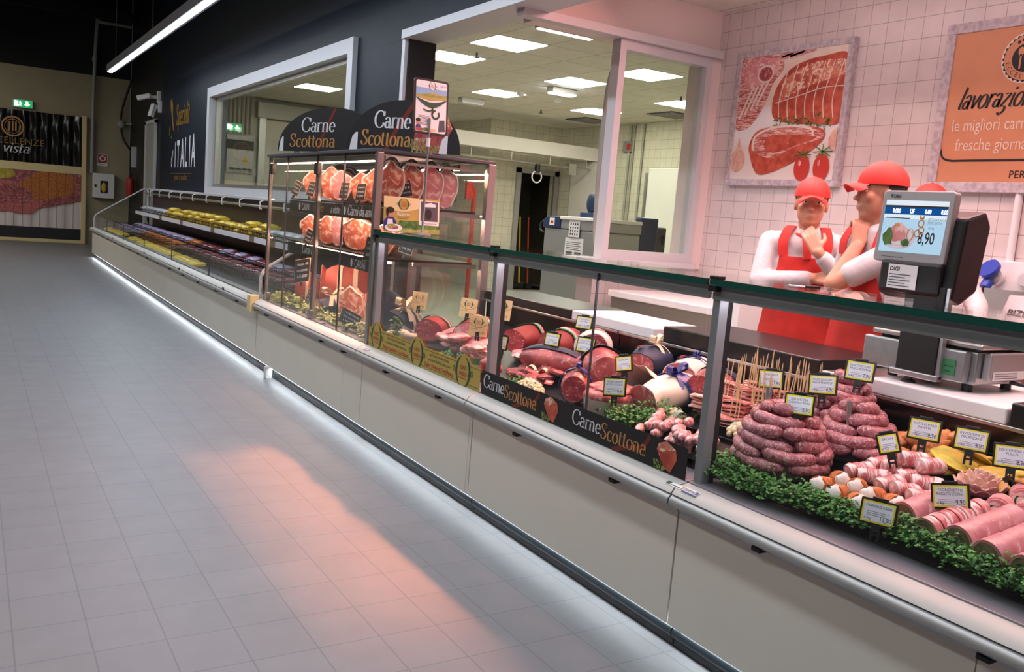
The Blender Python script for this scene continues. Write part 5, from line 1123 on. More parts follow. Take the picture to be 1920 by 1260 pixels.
t = thing('meat_dish', 'round dish banded green and white filled with pork slices', 'dish', (0, 0, 0)); mb = MB(); mb.lathe([(.085, 0), (.1, .01), (.105, .035)], (0, 0, 0), 'flag_white', 30); mb.build('dish', t, smooth=50); mb = MB(); mb.lathe([(.104, .034), (.107, .068), (.1, .068), (.098, .034)], (0, 0, 0), 'flag_green', 30, cap=False); mb.build('green_band', t, smooth=50)
place(t, (2.17, 3.78, .615))
heap('pork slice piled in the green and white banded dish', [(2.17+.04*math.cos(i*2), 3.78+.04*math.sin(i*2), .685+.02*(i % 3)) for i in range(5)], .06, 'pork', 'pork_slice', 'pork slices in the dish', 5)
mb = MB(); mb.blob((0, 0, 0), (.05, .07, .05), 'beef_cut', 18, 12, .2, 8, 2); o = mb.build('beef_piece', smooth=80); tag(o, 'dark beef piece right of the banded dish by the pillar', 'meat'); place(o, (2.13, 3.58, .66))
heap('raw beef strip in the heap left of the navy-wrapped roast', [(2.22+.04*(i % 3), 3.5-.05*i*.6, deckz(2.22)+.02+.02*(i % 3)) for i in range(9)], .05, 'beef', 'beef_strip', 'beef strips in the middle counter', 7)
heap('pale pork cutlet behind the pillar in the middle counter', [(2.4+.05*(i % 2), 3.72-.05*i, deckz(2.4)+.03+.02*(i % 2)) for i in range(6)], .06, 'pork', 'pork_cutlet', 'pork cutlets in the middle counter', 8)
# middle counter
roast('big oval beef roast with navy cloth over its back and a cream bow in front', .36, .078, 'beef', (2.36, 3.4), 118, wrap='navy_cloth', amp=.1, wr=(-.42, .45), wa=(58, 190), bow=None, cut=None)
t = thing('cream_bow', 'cream ribbon bow in front of the big oval beef roast', 'bow', (0, 0, 0)); mb = MB()
for sg in (-1, 1): mb.ribbon(spline([(0, 0, 0), (0, sg*.03, .03), (-.005, sg*.055, .022), (0, sg*.045, -.005), (0, 0, 0)], 5), .018, Vector((1, 0, .3)).normalized(), 'cream_ribbon', .0015)
mb.blob((0, 0, 0), (.012, .012, .012), 'cream_ribbon', 10, 6); mb.build('loops', t, smooth=60); place(t, (2.255, 3.36, .67), 20)
roast('rounded beef roast with navy and cream bands on its right end', .26, .088, 'beef', (2.4, 3.06), 60, bands=((.62, .05, 'navy_cloth'), (.74, .03, 'cream_ribbon'), (.84, .04, 'navy_cloth')), cut='beef', amp=.12, sq=1)
roast('small tied beef roll with navy ribbon and bow near the black banner', .15, .062, 'beef', (2.2, 2.98), 48, wrap=None, bands=((.55, .022, 'blue_ribbon'),), bow=(.55, 'blue_ribbon', .035), amp=.06, cut='beef_cut', sq=1.1)
roast('round ham cut with cream fat rim standing behind the 14,50 price card', .12, .09, 'fat', (2.58, 3.38), 52, cut='beef_cut', amp=.05, sq=1.0, bands=((.75, .02, 'wrap_paper'),))
roast('navy-wrapped roast with a pale netting bow on top', .34, .09, 'navy_cloth', (2.62, 3.0), 30, cut='beef', bow=(.55, 'cream_ribbon', .06), amp=.1, sticker=(.3, 1.2))
roast('beef roast in cream paper with navy string behind the white paper roast', .36, .085, 'wrap_paper', (2.64, 2.75), 28, cut='beef', bands=((.5, .012, 'blue_ribbon'), (.75, .012, 'blue_ribbon')), bow=(.55, 'blue_ribbon', .03), amp=.1, sticker=(.35, 1.2))
roast('large roast wrapped in white paper with a broad navy ribbon', .36, .085, 'wrap_paper', (2.4, 2.62), 10, cut='beef', bands=((.62, .045, 'blue_ribbon'),), bow=(.62, 'blue_ribbon', .055), amp=.1, ry=-8)
mb = MB(); mb.sheet(lambda u, v: (-.02+.14*u, (v-.5)*.24*(1-.3*u), .1+.07*(1-u)-.28*(v-.5)**2+.006*math.sin(v*22)), 8, 14, .002, 'wrap_paper'); o = mb.build('paper_sheet', smooth=70); tag(o, 'stiff cream paper collar standing behind the cut roast', 'paper'); place(o, (2.33, 2.72, .66), 10)
roast('dark beef joint with navy wrap at the grey pillar', .28, .085, 'beef', (2.58, 2.55), 20, cut='beef_cut', wrap='navy_cloth', wr=(.0, .45), wa=(-30, 200), amp=.12)
heap('raw beef chunk behind the small tied roll', [(2.45, 2.86, .7), (2.5, 2.92, .72), (2.42, 2.9, .69)], .05, 'beef', 'beef_chunk', 'beef chunks', 9)
t = thing('tartare_dish', 'clear round dish heaped with minced red beef near the black banner', 'dish', (0, 0, 0)); mb = MB(); mb.lathe([(.075, 0), (.088, .008), (.095, .05)], (0, 0, 0), 'wrap_paper', 30); mb.build('dish', t, smooth=50)
mb = MB(); mb.lathe([(.093, .045), (.098, .055), (.085, .07), (.05, .08), (.001, .08)], (0, 0, 0), 'tartare', 30, cap=False); mb.blob((.01, 0, .075), (.08, .085, .018), 'tartare', 20, 10, .4, 10, 4); mb.build('minced_meat', t, smooth=70); place(t, (2.19, 2.73, .632)); t.scale = (1.12, 1.12, 1.3)
mb = MB()
for i in range(6): mb.blob((.03*math.cos(i), .03*math.sin(i), .004*i), (.02, .017, .015), 'flag_white', 12, 8)
o = mb.build('garlic', smooth=70); tag(o, 'small white garlic heap behind the 12,45 price card', 'garlic'); place(o, (2.5, 3.5, .72))
# small red stickers on the wraps
P = PD((2.2, 3.18, .665), -60, 50); mb = MB(); mb.rect(-.02, .02, -.012, .012, P, 'flag_red', .002); mb.rect(-.012, .012, -.002, .002, P, 'white', .001, .002); tag(mb.build('red_sticker'), 'small red number sticker on the raw meat strips beside the grapes', 'sticker')
# ---- meat in the tower
def slab_steak(lab, loc, rz, w_, h_, th, mt, fatside=True, wrap=None, name='meat_cut', group=None):
    t = thing(name, lab, 'meat', (0, 0, 0), group); N_ = 26; o_ = [(w_*math.cos(2*PI*k/N_)*(1+.12*math.sin(k*.7)), h_*(.5+.5*math.sin(2*PI*k/N_))*(1+.05*math.sin(k*1.3))) for k in range(N_)]
    mb = MB(); mb.prism(o_, 'x', -th/2, th/2, mt); mb.build('body', t, smooth=50, bevel=.006)
    if fatside:
        mb = MB(); mb.tube([(-th/2+.002, x*.99, z) for x, z in o_[:18]], .007, 'fat', 8); mb.build('fat_rim', t, smooth=60)
    if wrap:
        mb = MB(); mb.sheet(lambda u, v: (-.012+th*(.35+1.4*u), w_*1.2*math.cos(PI*v), h_*(.2+.92*math.sin(PI*v)**.7)-.012*u+.006*math.sin(v*14)), 5, 20, .005, wrap); mb.build('wrap', t, smooth=60)
    place(t, loc, rz); return t
z2, z1, z0 = 1.392, 1.077, .578
for i, (y, w_, h_, th, mt, wr, lab) in enumerate([(6.46, .09, .2, .06, 'warm_meat', None, 'pale pink meat cut leftmost on the top tower shelf'), (6.1, .12, .23, .08, 'warm_meat', 'navy_cloth', 'meat cut under navy cloth, second from the left on the top tower shelf'), (5.84, .1, .2, .07, 'pork', 'navy_cloth', 'meat cut with navy cloth behind price cards in the middle of the top tower shelf'),
        (5.55, .1, .19, .07, 'warm_meat', 'navy_cloth', 'meat cut with dark cloth toward the right of the top tower shelf'), (5.24, .11, .21, .07, 'warm_meat', 'navy_cloth', 'meat cut right behind the tower corner post on the top shelf')]):
    slab_steak(lab, (2.2+.03*(i % 2), y, z2), 25, w_, h_, th, mt, True, wr)
for i, (x, wr, lab, mt) in enumerate([(2.14, 'navy_cloth', 'rib cut nearest the tower corner, seen through the end glass', 'warm_meat'), (2.27, 'navy_cloth', 'rib cut second from the tower corner, seen through the end glass', 'warm_meat'), (2.4, 'navy_cloth', 'cloth-wrapped rib cut third from the tower corner', 'pork'), (2.5, 'flag_green', 'rib cut with green wrap farthest from the tower corner', 'pork')]):
    slab_steak(lab, (x, 4.93, z2), 78, .07, .25, .07, mt, True, wr)
for y, w_, h_, mt, wr, lab in [(6.5, .1, .19, 'warm_meat', None, 'raw steak leaning at the left of the middle tower shelf'), (6.12, .1, .2, 'warm_meat', 'dark_red_plastic', 'chop with dark cloth in the middle of the middle tower shelf'), (5.9, .07, .22, 'pork', None, 'pale bony chop on the middle tower shelf'), (5.55, .14, .21, 'warm_meat', 'navy_cloth', 'large cut with navy cloth on the middle tower shelf'), (5.12, .1, .18, 'warm_meat', None, 'meat cut behind the tower corner post on the middle shelf')]:
    slab_steak(lab, (2.22, y, z1), 28, w_, h_, .08, mt, True, wr)
roast('tall red-wrapped ham with cream ribbons at the bottom of the tower', .46, .145, 'ham_cloth', (2.45, 6.3), -23, h=z0, bands=((.35, .035, 'cream_ribbon'), (.6, .035, 'cream_ribbon')), bow=(.45, 'cream_ribbon', .05), cut='warm_meat', amp=.1, sq=1.3)
roast('smaller red-wrapped ham with one cream ribbon at the left bottom of the tower', .2, .09, 'ham_cloth', (2.27, 6.72), -23, h=z0, bands=((.5, .022, 'cream_ribbon'),), cut='warm_meat', sq=1.4)
roast('navy-wrapped ham with a cream bow in the middle bottom of the tower', .26, .085, 'navy_cloth', (2.2, 5.98), 10, h=z0, cut='warm_meat', bands=((.5, .025, 'cream_ribbon'),), bow=(.5, 'cream_ribbon', .08))
roast('navy-wrapped ham with long cream ribbons at the tower corner', .26, .11, 'navy_cloth', (2.32, 5.02), 30, h=z0, cut=None, bands=((.4, .025, 'cream_ribbon'), (.6, .025, 'cream_ribbon')), bow=(.5, 'cream_ribbon', .09))
roast('dark cloth-wrapped ham behind the right glass door at the bottom of the tower', .3, .12, 'navy_cloth', (2.4, 5.5), 20, h=z0, cut='warm_meat', sq=1.1)
slab_steak('meat cut showing its red face at the bottom of the tower', (2.22, 5.62, z0), 40, .09, .24, .08, 'warm_meat')
for y, lab in ((4.86, 'cream ribbon roll lying at the tower corner bottom'), (4.7, 'cream and navy ribbon roll on the left of the slate board')):
    mb = MB(); mb.blob((0, 0, 0), (.05, .09, .035), 'cream_ribbon', 16, 10, .2, 6, 2); mb.tube([(0, -.06, .0), (.02, .06, .02)], .03, 'navy_cloth', 10); o = mb.build('ribbon_roll', smooth=70); tag(o, lab, 'ribbon'); place(o, (2.2, y, .64 if y < 4.75 else .61), 10)
# ---- price cards
def clip(t, z0=-.035):
    mb = MB(); mb.box(-.004, .004, -.012, .012, -.05, -.03, 'black'); mb.box(-.004, .004, -.012, -.006, -.075, -.05, 'black'); mb.box(-.004, .004, .006, .012, -.075, -.05, 'black'); mb.box(-.004, .004, -.012, .012, -.062, -.056, 'black'); mb.build('clip', t)
def price_card(loc, lines, price, lab, ang=-68, roll=0, tilt=12, w=.084, h=.058, paper='paper_lilac'):
    t = thing('price_card', lab, 'price card', (0, 0, 0), 'white price cards'); P = PX(-.004, w/2, -h/2); O, U, V, N = P
    mb = MB(); mb.box(-.003, .003, -w/2-.006, w/2+.006, -h/2-.006, h/2+.006, 'black'); mb.box(-.006, .006, -.02, .02, h/2+.004, h/2+.012, 'black'); mb.build('holder', t, bevel=.002)
    mb = MB(); mb.rect(0, w, 0, h, P, 'yellow', .0004); mb.rect(.0045, w-.0045, .0045, h-.0045, P, paper, .0004, .0005)
    y = h-.016
    for s_ in lines:
        mb.text(s_, w*.5, y, .0105, P, 'ink', 'c', width=min(.8*w, .0062*len(s_)), lift=.0012); y -= .0105
    for i in range(3 if len(lines) < 3 else 1): mb.rect(w*.16, w*(.84-.1*(i % 2)), y-.002, y-.001, P, 'ink_grey', .0002, .001); y -= .005
    mb.text('al Kg.', w*.08, .008, .0095, P, 'ink', lift=.0012, shear=.2); mb.text(price, w*.93, .0075, .0175, P, 'ink', 'r', lift=.0012, xs=.8); mb.build('label', t)
    clip(t); place(t, loc); t.rotation_euler = (Matrix.Rotation(R(ang+90), 3, 'Z') @ Matrix.Rotation(R(tilt), 3, 'Y') @ Matrix.Rotation(R(-roll), 3, 'X')).to_euler(); return t
pc = price_card
pc((2.23, 1.83, .868), ['SALSICCIA', 'CLASSICA PROD.PROPRIA'], '5,90', 'price card reading 5,90 on top of the front sausage pile', roll=3)
pc((2.42, 1.901, .912), ['SALSICCIA SUINO', 'MAGRA PROD.PROP.'], '6,90', 'price card reading 6,90 over the middle sausage pile', roll=6)
pc((2.52, 1.84, .968), ['SALSICCIA DI SUINO', 'PROD.PROPRIA'], '7,90', 'price card reading 7,90 on top of the rear sausage pile')
pc((2.36, 1.592, .797), ['BACON'], '8', 'small strongly tilted price card beside the bacon roll tray', roll=20, w=.052, h=.052, ang=-60)
pc((2.53, 1.59, .83), ['ALETTE DI POLLO', 'PANATE'], '9,90', 'price card reading 9,90 over the breaded chicken wings'); pc((2.55, 1.45, .833), ['INVOLTINI DI', 'MELANZANE'], '9,90', 'price card reading 9,90 over the yellow aubergine cutlets')
pc((2.5, 1.3, .827), ['BOCCONCINI DI', 'POLLO'], '8,90', 'price card reading 8,90 at the right frame edge', roll=4); pc((2.25, 1.313, .732), ['TRONCHETTO', 'PROSCIUTTO E FORMAG.'], '9,90', 'price card reading 9,90 in front of the onion rose', roll=12)
pc((2.075, 1.4, .675), ['CANNOLI DI CARNE'], '11,90', 'price card reading 11,90 at the cannoli, lowest of the right counter', paper='cabbage' if 0 else 'paper_lilac'); pc((2.5, 2.194, .87), ['SPIEDINI'], '13,93', 'price card reading 13,93 behind the wooden skewers', roll=5)
pc((2.55, 3.43, .9), ['COPPATA DI VITELLO', 'SCOTTONA'], '12,90', 'price card reading 12,90, topmost of the middle counter', w=.082, h=.055); pc((2.35, 3.399, .823), ['REALE DI SCOTTONA'], '12,45', 'price card reading 12,45 over the big oval beef roast', w=.075, h=.055)
pc((2.37, 3.16, .836), ['NOCE DI SCOTTONA', 'BOVINO ADULTO'], '14,50', 'price card reading 14,50 over the rounded beef roast', w=.085, h=.06); pc((2.28, 2.77, .825), ['SCAMONE'], '15', 'steeply tilted white price card before the navy-wrapped roast', roll=14, w=.066, h=.055)
pc((2.12, 2.617, .765), ['TARTARE DI BOVINO', 'BATTUTA A COLTELLO'], '9,95', 'price card reading 9,95 stuck in the minced beef', roll=8, w=.088, h=.063); pc((2.2, 3.6, .775), ['BRACIOLA'], '10,90', 'price card reading 10,90 beside the grey pillar', w=.05, h=.06)
def tan_card(loc, lab, roll=0, ang=-70, w=.12, h=.105):
    t = thing('tan_price_card', lab, 'price card', (0, 0, 0), 'tan price cards'); P = PX(-.002, w/2, -h/2)
    mb = MB(); mb.box(-.001, .001, -w/2, w/2, -h/2, h/2, 'tan_card'); mb.build('card', t)
    mb = MB(); mb.stroke([(w*k/12, h*(.62-.2*math.sin(PI*k/12))) for k in range(13)], lambda i, t_: .002, P, 'price_ink', .0006)
    for sg in (-1, 1):
        mb.stroke(arc(w*.5, h*.7, .026, .024, 90-sg*90-55, 90-sg*90+55, 10), lambda i, t_: .008*(1-abs(i-5)/6), P, 'laurel', .0008); mb.stroke(arc(w*.5+sg*.034, h*.7, .004, .005, 0, 360, 8), lambda i, t_: .0015, P, 'laurel', .0008)
    mb.text('SUINO', w*.5, h*.7, .012, P, 'red_ink', 'c', width=.026); mb.text('UMBRIA', w*.5, h*.6, .012, P, 'red_ink', 'c', width=.03); mb.text('€ 7,90', w*.52, .012, .02, P, 'price_ink', 'l', width=.042, shear=.1); mb.text('arista suino', .008, .035, .009, P, 'price_ink', width=.05, shear=.2); mb.build('print', t)
    clip(t); place(t, loc); t.rotation_euler = (Matrix.Rotation(R(ang+90), 3, 'Z') @ Matrix.Rotation(R(8), 3, 'Y') @ Matrix.Rotation(R(-roll), 3, 'X')).to_euler()
tan_card((2.28, 4.72, .845), 'tan price card standing over the roast on the slate board', 2); tan_card((2.3, 4.15, .875), 'tan price card over the roast behind the pork slices', 0); tan_card((2.2, 3.85, .82), 'tan price card stuck in the pork slices of the banded dish', 3); tan_card((2.35, 3.88, .902), 'tan price card half hidden behind the grey pillar', 0)
def chalk_card(loc, lab, ang=-70, roll=0, w=.085, h=.11, lines=('manzo', 'fiorentina', '18,90')):
    t = thing('chalk_price_card', lab, 'price card', (0, 0, 0), 'small black price cards in the tower'); P = PX(-.002, w/2, -h/2)
    mb = MB(); mb.box(-.0015, .0015, -w/2, w/2, -h/2, h/2, 'tan_card'); mb.build('card', t); mb = MB(); mb.rect(.003, w-.003, .003, h-.003, P, 'ink', .0004)
    for i, s_ in enumerate(lines): mb.text(s_, w*.5, h*(.72-.26*i), h*.17, P, 'sign_white', 'c', width=w*.7, shear=.15)
    mb.build('chalk_label', t); mb = MB(); mb.box(-.003, .003, -.01, .01, -h/2-.03, -h/2, 'black'); mb.build('clip', t)
    place(t, loc); t.rotation_euler = (Matrix.Rotation(R(ang+90), 3, 'Z') @ Matrix.Rotation(R(12), 3, 'Y') @ Matrix.Rotation(R(-roll), 3, 'X')).to_euler()
cc = chalk_card
cc((2.1, 6.58, 1.465), 'tilted black price card at the left end of the top tower shelf', roll=-18); cc((2.1, 6.24, 1.465), 'black price card beside the pale cut on the top tower shelf', roll=-5); cc((2.1, 5.58, 1.465), 'black price card in the middle of the top tower shelf'); cc((2.1, 5.29, 1.46), 'black price card nearest the corner post on the top tower shelf', roll=4)
cc((2.08, 5.0, 1.12), 'larger black price card at the corner of the middle tower shelf', w=.14, h=.15, lines=('scottona', 'VACCA', 'ADULTA')); cc((2.1, 6.25, 1.12), 'black price card before the middle tower shelf chops', roll=-15); cc((2.12, 6.42, .86), 'black price card over the ham at the left bottom of the tower', w=.17, h=.18, roll=12, lines=('fesa di', 'scottona', '15,80'))
cc((2.11, 6.18, .69), 'black price card low in the middle of the tower', roll=-12); cc((2.06, 5.25, .66), 'wide black price card low at the tower corner', w=.2, h=.1, roll=-12); cc((2.2, 4.76, 1.17), 'black price card hanging behind the left counter glass near the tower', roll=-14, ang=-40); cc((2.22, 4.9, 1.5), 'small picture card under the ribs at the tower end glass', ang=-20, roll=12, lines=('costata', 'di', 'manzo'))
# ================================================================== scale, posters, rear bench
t = thing('weighing_scale', 'steel weighing scale with customer screen on the white marble slab', 'scale', (3.0, 1.85, .913))
mb = MB(); mb.box(2.9, 3.2, 1.67, 2.06, .94, 1.055, 'alu'); mb.box(2.86, 2.898, 1.69, 2.09, .945, 1.055, 'alu'); mb.build('body', t, bevel=.006)
mb = MB(); mb.box(2.93, 3.215, 1.64, 1.668, .96, 1.055, 'roll_fill' if 0 else 'steel_matte'); mb.build('side_cover', t, bevel=.006)
mb = MB(); mb.box(2.875, 3.22, 1.645, 2.07, 1.066, 1.083, 'steel'); mb.box(2.9, 3.2, 1.67, 2.05, 1.055, 1.066, 'black'); mb.build('weighing_plate', t, bevel=.005)
for x in (2.93, 3.17):
    for y in (1.71, 2.0):
        mb = MB(); mb.tube([(x, y, .913), (x, y, .945)], .018, 'black', 14); mb.build('foot', t, smooth=50)
mb = MB(); mb.rect(0, .045, 0, .055, PX(2.858, 1.765, .965), 'flag_green'); mb.rect(.006, .039, .03, .033, PX(2.858, 1.765, .965), 'ink', lift=.001); mb.rect(.006, .03, .012, .015, PX(2.858, 1.765, .965), 'ink', lift=.001); mb.build('green_sticker', t)
mb = MB(); P = PY(2.95, 1.639, .962); mb.rect(0, .2, 0, .03, P, 'white'); 
for i in range(3): mb.rect(.01, .15, .006+i*.008, .008+i*.008, P, 'ink_grey', lift=.001)
mb.build('white_sticker', t)
# pole and double screen head
mb = MB(); mb.box(2.835, 2.87, 1.78, 1.93, .955, 1.26, 'black'); mb.box(2.84, 2.865, 1.765, 1.78, .94, 1.26, 'alu'); mb.box(2.83, 2.87, 1.765, 1.95, .935, .957, 'alu'); mb.build('pole', t, bevel=.004)
mb = MB(); mb.tube([(2.85, 1.88, .913), (2.85, 1.88, .935)], .014, 'black', 12); mb.lathe([(.025, .913), (.025, .92), (.012, .926)], (2.85, 1.88, 0), 'black', 14); mb.build('pole_foot', t, smooth=50)
P = PD((2.835, 2.082, 1.333), -90, 4); P = (P[0], P[1]*.88, P[2], P[3]); O, U, V, N = P; W, Hh = .318, .255
mb = MB(); mb.slab([O+U*x+V*y for x, y in rr(0, W, 0, Hh, .014)], -N*.035, 'steel_matte'); hd = mb.build('screen_bezel', t, bevel=.004)
mb = MB(); mb.rect(.02, W-.02, .035, Hh-.035, P, 'screen_white', .0006, .0008); mb.rect(.02, W-.02, .035, Hh-.1, P, 'screen_blue', .0003, .0012)
mb.rect(.02, W-.02, Hh-.085, Hh-.055, P, 'screen_bar', .0004, .0014); mb.rect(.02, W-.02, Hh-.06, Hh-.053, P, 'ink', .0004, .0016)
for x, s_ in ((.075, '0.000'), (.145, 'UF'), (.215, '0.00'), (.285, '0.00')): mb.text(s_, x, Hh-.08, .022, P, 'sign_lit', 'c', lift=.002, xs=.75, bold=.02)
mb.rect(.03, .14, Hh-.1, Hh-.097, P, 'ink', .0003, .0018)
mb.text('8,90', .19, .07, .058, P, 'ink', width=.072, lift=.002, bold=.015); mb.text('AL kg', .24, .122, .011, P, 'ink', 'c', lift=.002); mb.text('PETTO DI POLLO A', .222, .152, .012, P, 'ink', width=.075, lift=.002); mb.text('FETTE SOTTILI', .222, .139, .012, P, 'ink', width=.06, lift=.002)
mb.disc(.105, .085, .075, .04, P, 'paper_lilac', .0004, .002); mb.disc(.105, .09, .06, .028, P, 'white', .0004, .0026); mb.disc(.1, .105, .045, .032, P, 'pork', .0004, .003, wob=.2); mb.disc(.058, .088, .025, .028, P, 'leaf', .0004, .0034, wob=.4); mb.disc(.14, .07, .02, .012, P, 'leaf', .0004, .0034, wob=.4); mb.disc(.09, .132, .012, .006, P, 'breaded', .0004, .0036)
mb.stroke(arc(.155, .1, .014, .02, 0, 360, 16), lambda i, t_: .004, P, 'onion', .0036)
for cx, cy in ((.195, .14), (.2, .115), (.185, .105)): mb.stroke(arc(cx, cy, .012, .012, 0, 360, 14), lambda i, t_: .005, P, 'gold', .003)
mb.flat([(.185, .17), (.195, .16), (.205, .17), (.205, .155), (.185, .155)], P, 'gold', lift=.003)
mb.build('screen', hd)
mb = MB(); mb.text('DIGI', .05, Hh-.026, .016, P, 'ink', lift=.001, bold=.03); mb.flat([(.034, Hh-.014), (.047, Hh-.014), (.041, Hh-.027)], P, 'laurel', lift=.001); mb.rect(.04, .14, .016, .018, P, 'ink_grey', lift=.001); mb.build('bezel_lettering', hd)
mb = MB(); mb.prism([(2.84, 1.22), (2.9, 1.2), (2.99, 1.25), (3.02, 1.48), (2.98, 1.53), (2.87, 1.5), (2.85, 1.33)], 'y', 1.76, 2.05, 'black'); mb.box(2.825, 2.86, 1.8, 2.04, 1.225, 1.34, 'black'); mb.build('head_housing', t, bevel=.012)
P2 = PX(2.822, 2.0, 1.24); mb = MB(); mb.rect(0, .115, 0, .085, P2, 'white'); mb.text('DIGI', .006, .062, .02, P2, 'ink', lift=.001, bold=.03)
for i in range(5): mb.rect(.006, .09-.02*(i % 2), .008+i*.01, .011+i*.01, P2, 'ink_grey', lift=.001)
mb.build('type_label', t)
mb = MB(); mb.tube(spline([(3.1, 1.66, .95), (3.2, 1.55, .93), (3.28, 1.6, .925), (3.25, 1.68, .93)]), .006, 'black'); mb.build('cable', t, smooth=60)
# posters on the tiled rear wall
def framed(name, lab, y0, y1, z0, z1, fw, face):
    t = thing(name, lab, 'poster', (5.09, (y0+y1)/2, z0)); P = PX(5.058, y1, z0); W, Hh = y1-y0, z1-z0
    mb = MB()
    for b in [(y0, y1, z0, z0+fw), (y0, y1, z1-fw, z1), (y0, y0+fw, z0+fw, z1-fw), (y1-fw, y1, z0+fw, z1-fw)]: mb.box(5.05, 5.1, b[0], b[1], b[2], b[3], 'grey_frame')
    mb.build('frame', t, bevel=.004); mb = MB(); mb.box(5.06, 5.095, y0+fw, y1-fw, z0+fw, z1-fw, face); mb.build('board', t); return t, (P[0]+Vector((.001, 0, 0)), P[1], P[2], P[3]), W, Hh
t, P, W, Hh = framed('meat_poster', 'framed poster of raw roast, ribs and steak on the tiled wall', 4.07, 5.13, 1.765, 2.765, .045, 'white')
mb = MB(); q = lambda *p: [(a*W, b*Hh) for a, b in p]; X = .045/W; q3 = lambda *p: [(v.x*W, v.y*Hh) for v in spline([(a, b, 0) for a, b in p], 5, True)]
mb.flat(q((X, X), (1-X, X), (1-X, .3), (X, .3)), P, 'flag_white', lift=.001); mb.flat(q((X, .6), (X, 1-X), (1-X, 1-X), (1-X, .55)), P, 'wrap_paper', lift=.001)
# tied roast
mb.flat(q3((.39, .5), (.38, .68), (.48, .82), (.62, .88), (.8, .9), (.96, .89), (.965, .66), (.96, .44), (.8, .43), (.55, .45)), P, 'steak_print', lift=.002); mb.flat(q3((.43, .62), (.46, .76), (.62, .84), (.8, .87), (.955, .85), (.96, .76), (.75, .72), (.55, .66)), P, 'warm_meat', lift=.003)
for i in range(7):
    a = .46+i*.075; mb.stroke(q(*_s2((a-.01, .47), (a-.03, .6), (a, .75), (a+.03, .86))), lambda k_, t_: .008, P, 'wrap_paper', .004)
mb.stroke(q(*_s2((.4, .6), (.6, .64), (.8, .68), (.955, .68))), lambda k_, t_: .007, P, 'wrap_paper', .004)
# rib rack
mb.flat(q3((X, .45), (X, .7), (X, .94), (.2, .955), (.38, .94), (.44, .85), (.36, .75), (.3, .6), (.2, .46), (.12, .42)), P, 'bacon', lift=.0025); mb.flat(q((X, .84), (.1, .94), (.38, .93), (.41, .86), (.3, .76), (.12, .72)), P, 'pork', lift=.003); mb.disc(.28*W, .82*Hh, .06*W, .05*Hh, P, 'beef', lift=.004); mb.stroke([(a*W, b*Hh) for a, b in arc(.28, .82, .07, .06, 0, 360, 20)], lambda k_, t_: .012, P, 'fat', .0045)
for i in range(3): mb.stroke(q((.34+.07*i, .92), (.5+.1*i, .955)), lambda k_, t_: .03, P, 'onion', .002)
for i in range(4): mb.stroke(q((.07+.05*i, .5+.03*i), (.17+.05*i, .72+.02*i)), lambda k_, t_: .018, P, 'fat', .0035)
# rosemary
for i in range(60):
    a = .4+.5*((i*.618) % 1); b = .44+.04*math.sin(i*2.7); mb.stroke(q((a, b), (a+.05*math.cos(i*1.9), b+.035*math.sin(i*1.3))), lambda k_, t_: .006, P, 'leaf', .005)
# steak
mb.flat(q3((.22, .22), (.2, .3), (.26, .4), (.42, .43), (.62, .43), (.82, .4), (.85, .33), (.72, .22), (.5, .12), (.34, .08), (.27, .12)), P, 'steak_print', lift=.006); mb.flat(q3((.24, .26), (.24, .34), (.32, .41), (.5, .425), (.66, .42), (.83, .38), (.82, .33), (.6, .27), (.42, .2)), P, 'bacon', lift=.007)
mb.flat(q3((.35, .28), (.38, .36), (.55, .37), (.75, .35), (.78, .33), (.6, .28), (.45, .24)), P, 'steak_print', lift=.008); mb.stroke(q(*_s2((.24, .26), (.25, .36), (.4, .42), (.6, .425), (.74, .4), (.76, .34))), lambda k_, t_: .018, P, 'fat', .0085)
# garlic, tomatoes
mb.disc(.1*W, .19*Hh, .07*W, .085*Hh, P, 'onion_in', lift=.006); mb.flat(q((.07, .25), (.1, .36), (.13, .25)), P, 'onion_in', lift=.0065); mb.stroke(q((.1, .1), (.095, .3)), lambda k_, t_: .006, P, 'onion', .007); mb.stroke(q((.07, .14), (.09, .28)), lambda k_, t_: .006, P, 'onion', .007)
for a in (.7, .86): mb.disc(a*W, .13*Hh, .065*W, .095*Hh, P, 'flag_red', lift=.01, n=24); mb.disc((a-.02)*W, .16*Hh, .012*W, .02*Hh, P, 'pork', lift=.011)
for i in range(8): mb.stroke(q((.7, .22), (.7+.07*math.cos(i*.8), .22+.04*math.sin(i*.8))), lambda k_, t_: .007, P, 'leaf', .0115); mb.stroke(q((.86, .24), (.86+.08*math.cos(i*.8), .24+.05*math.sin(i*.8))), lambda k_, t_: .007, P, 'leaf', .0115)
mb.disc(.94*W, .31*Hh, .05*W, .07*Hh, P, 'onion_in', lift=.003) if 0 else mb.flat(q((.955, .24), (.9, .27), (.89, .33), (.92, .38), (.955, .4)), P, 'onion_in', lift=.009)
mb.build('picture', t)
t, P, W, Hh = framed('text_poster', 'framed orange text poster with round seal on the tiled wall', 1.55, 3.4, 1.745, 2.74, .06, 'orange_board')
mb = MB(); nib(mb, 'lavorazione', .125, .49, .17, P, 'ink', .085, .03, .35, .66); 
mb.text('le migliori carni', .11, .36, .1, P, 'tan_card' if 0 else 'wrap_paper', xs=.75); mb.text('fresche giornaliere', .15, .245, .1, P, 'wrap_paper', xs=.75)
mb.stroke(_s2((.06, .255), (.08, .205), (.13, .187), (.2, .186)) + [(1.75, .186)], lambda i, t_: .012, P, 'ink', .001); mb.text('PER VOI', .5, .085, .06, P, 'ink')
cx, cy = .5, .755
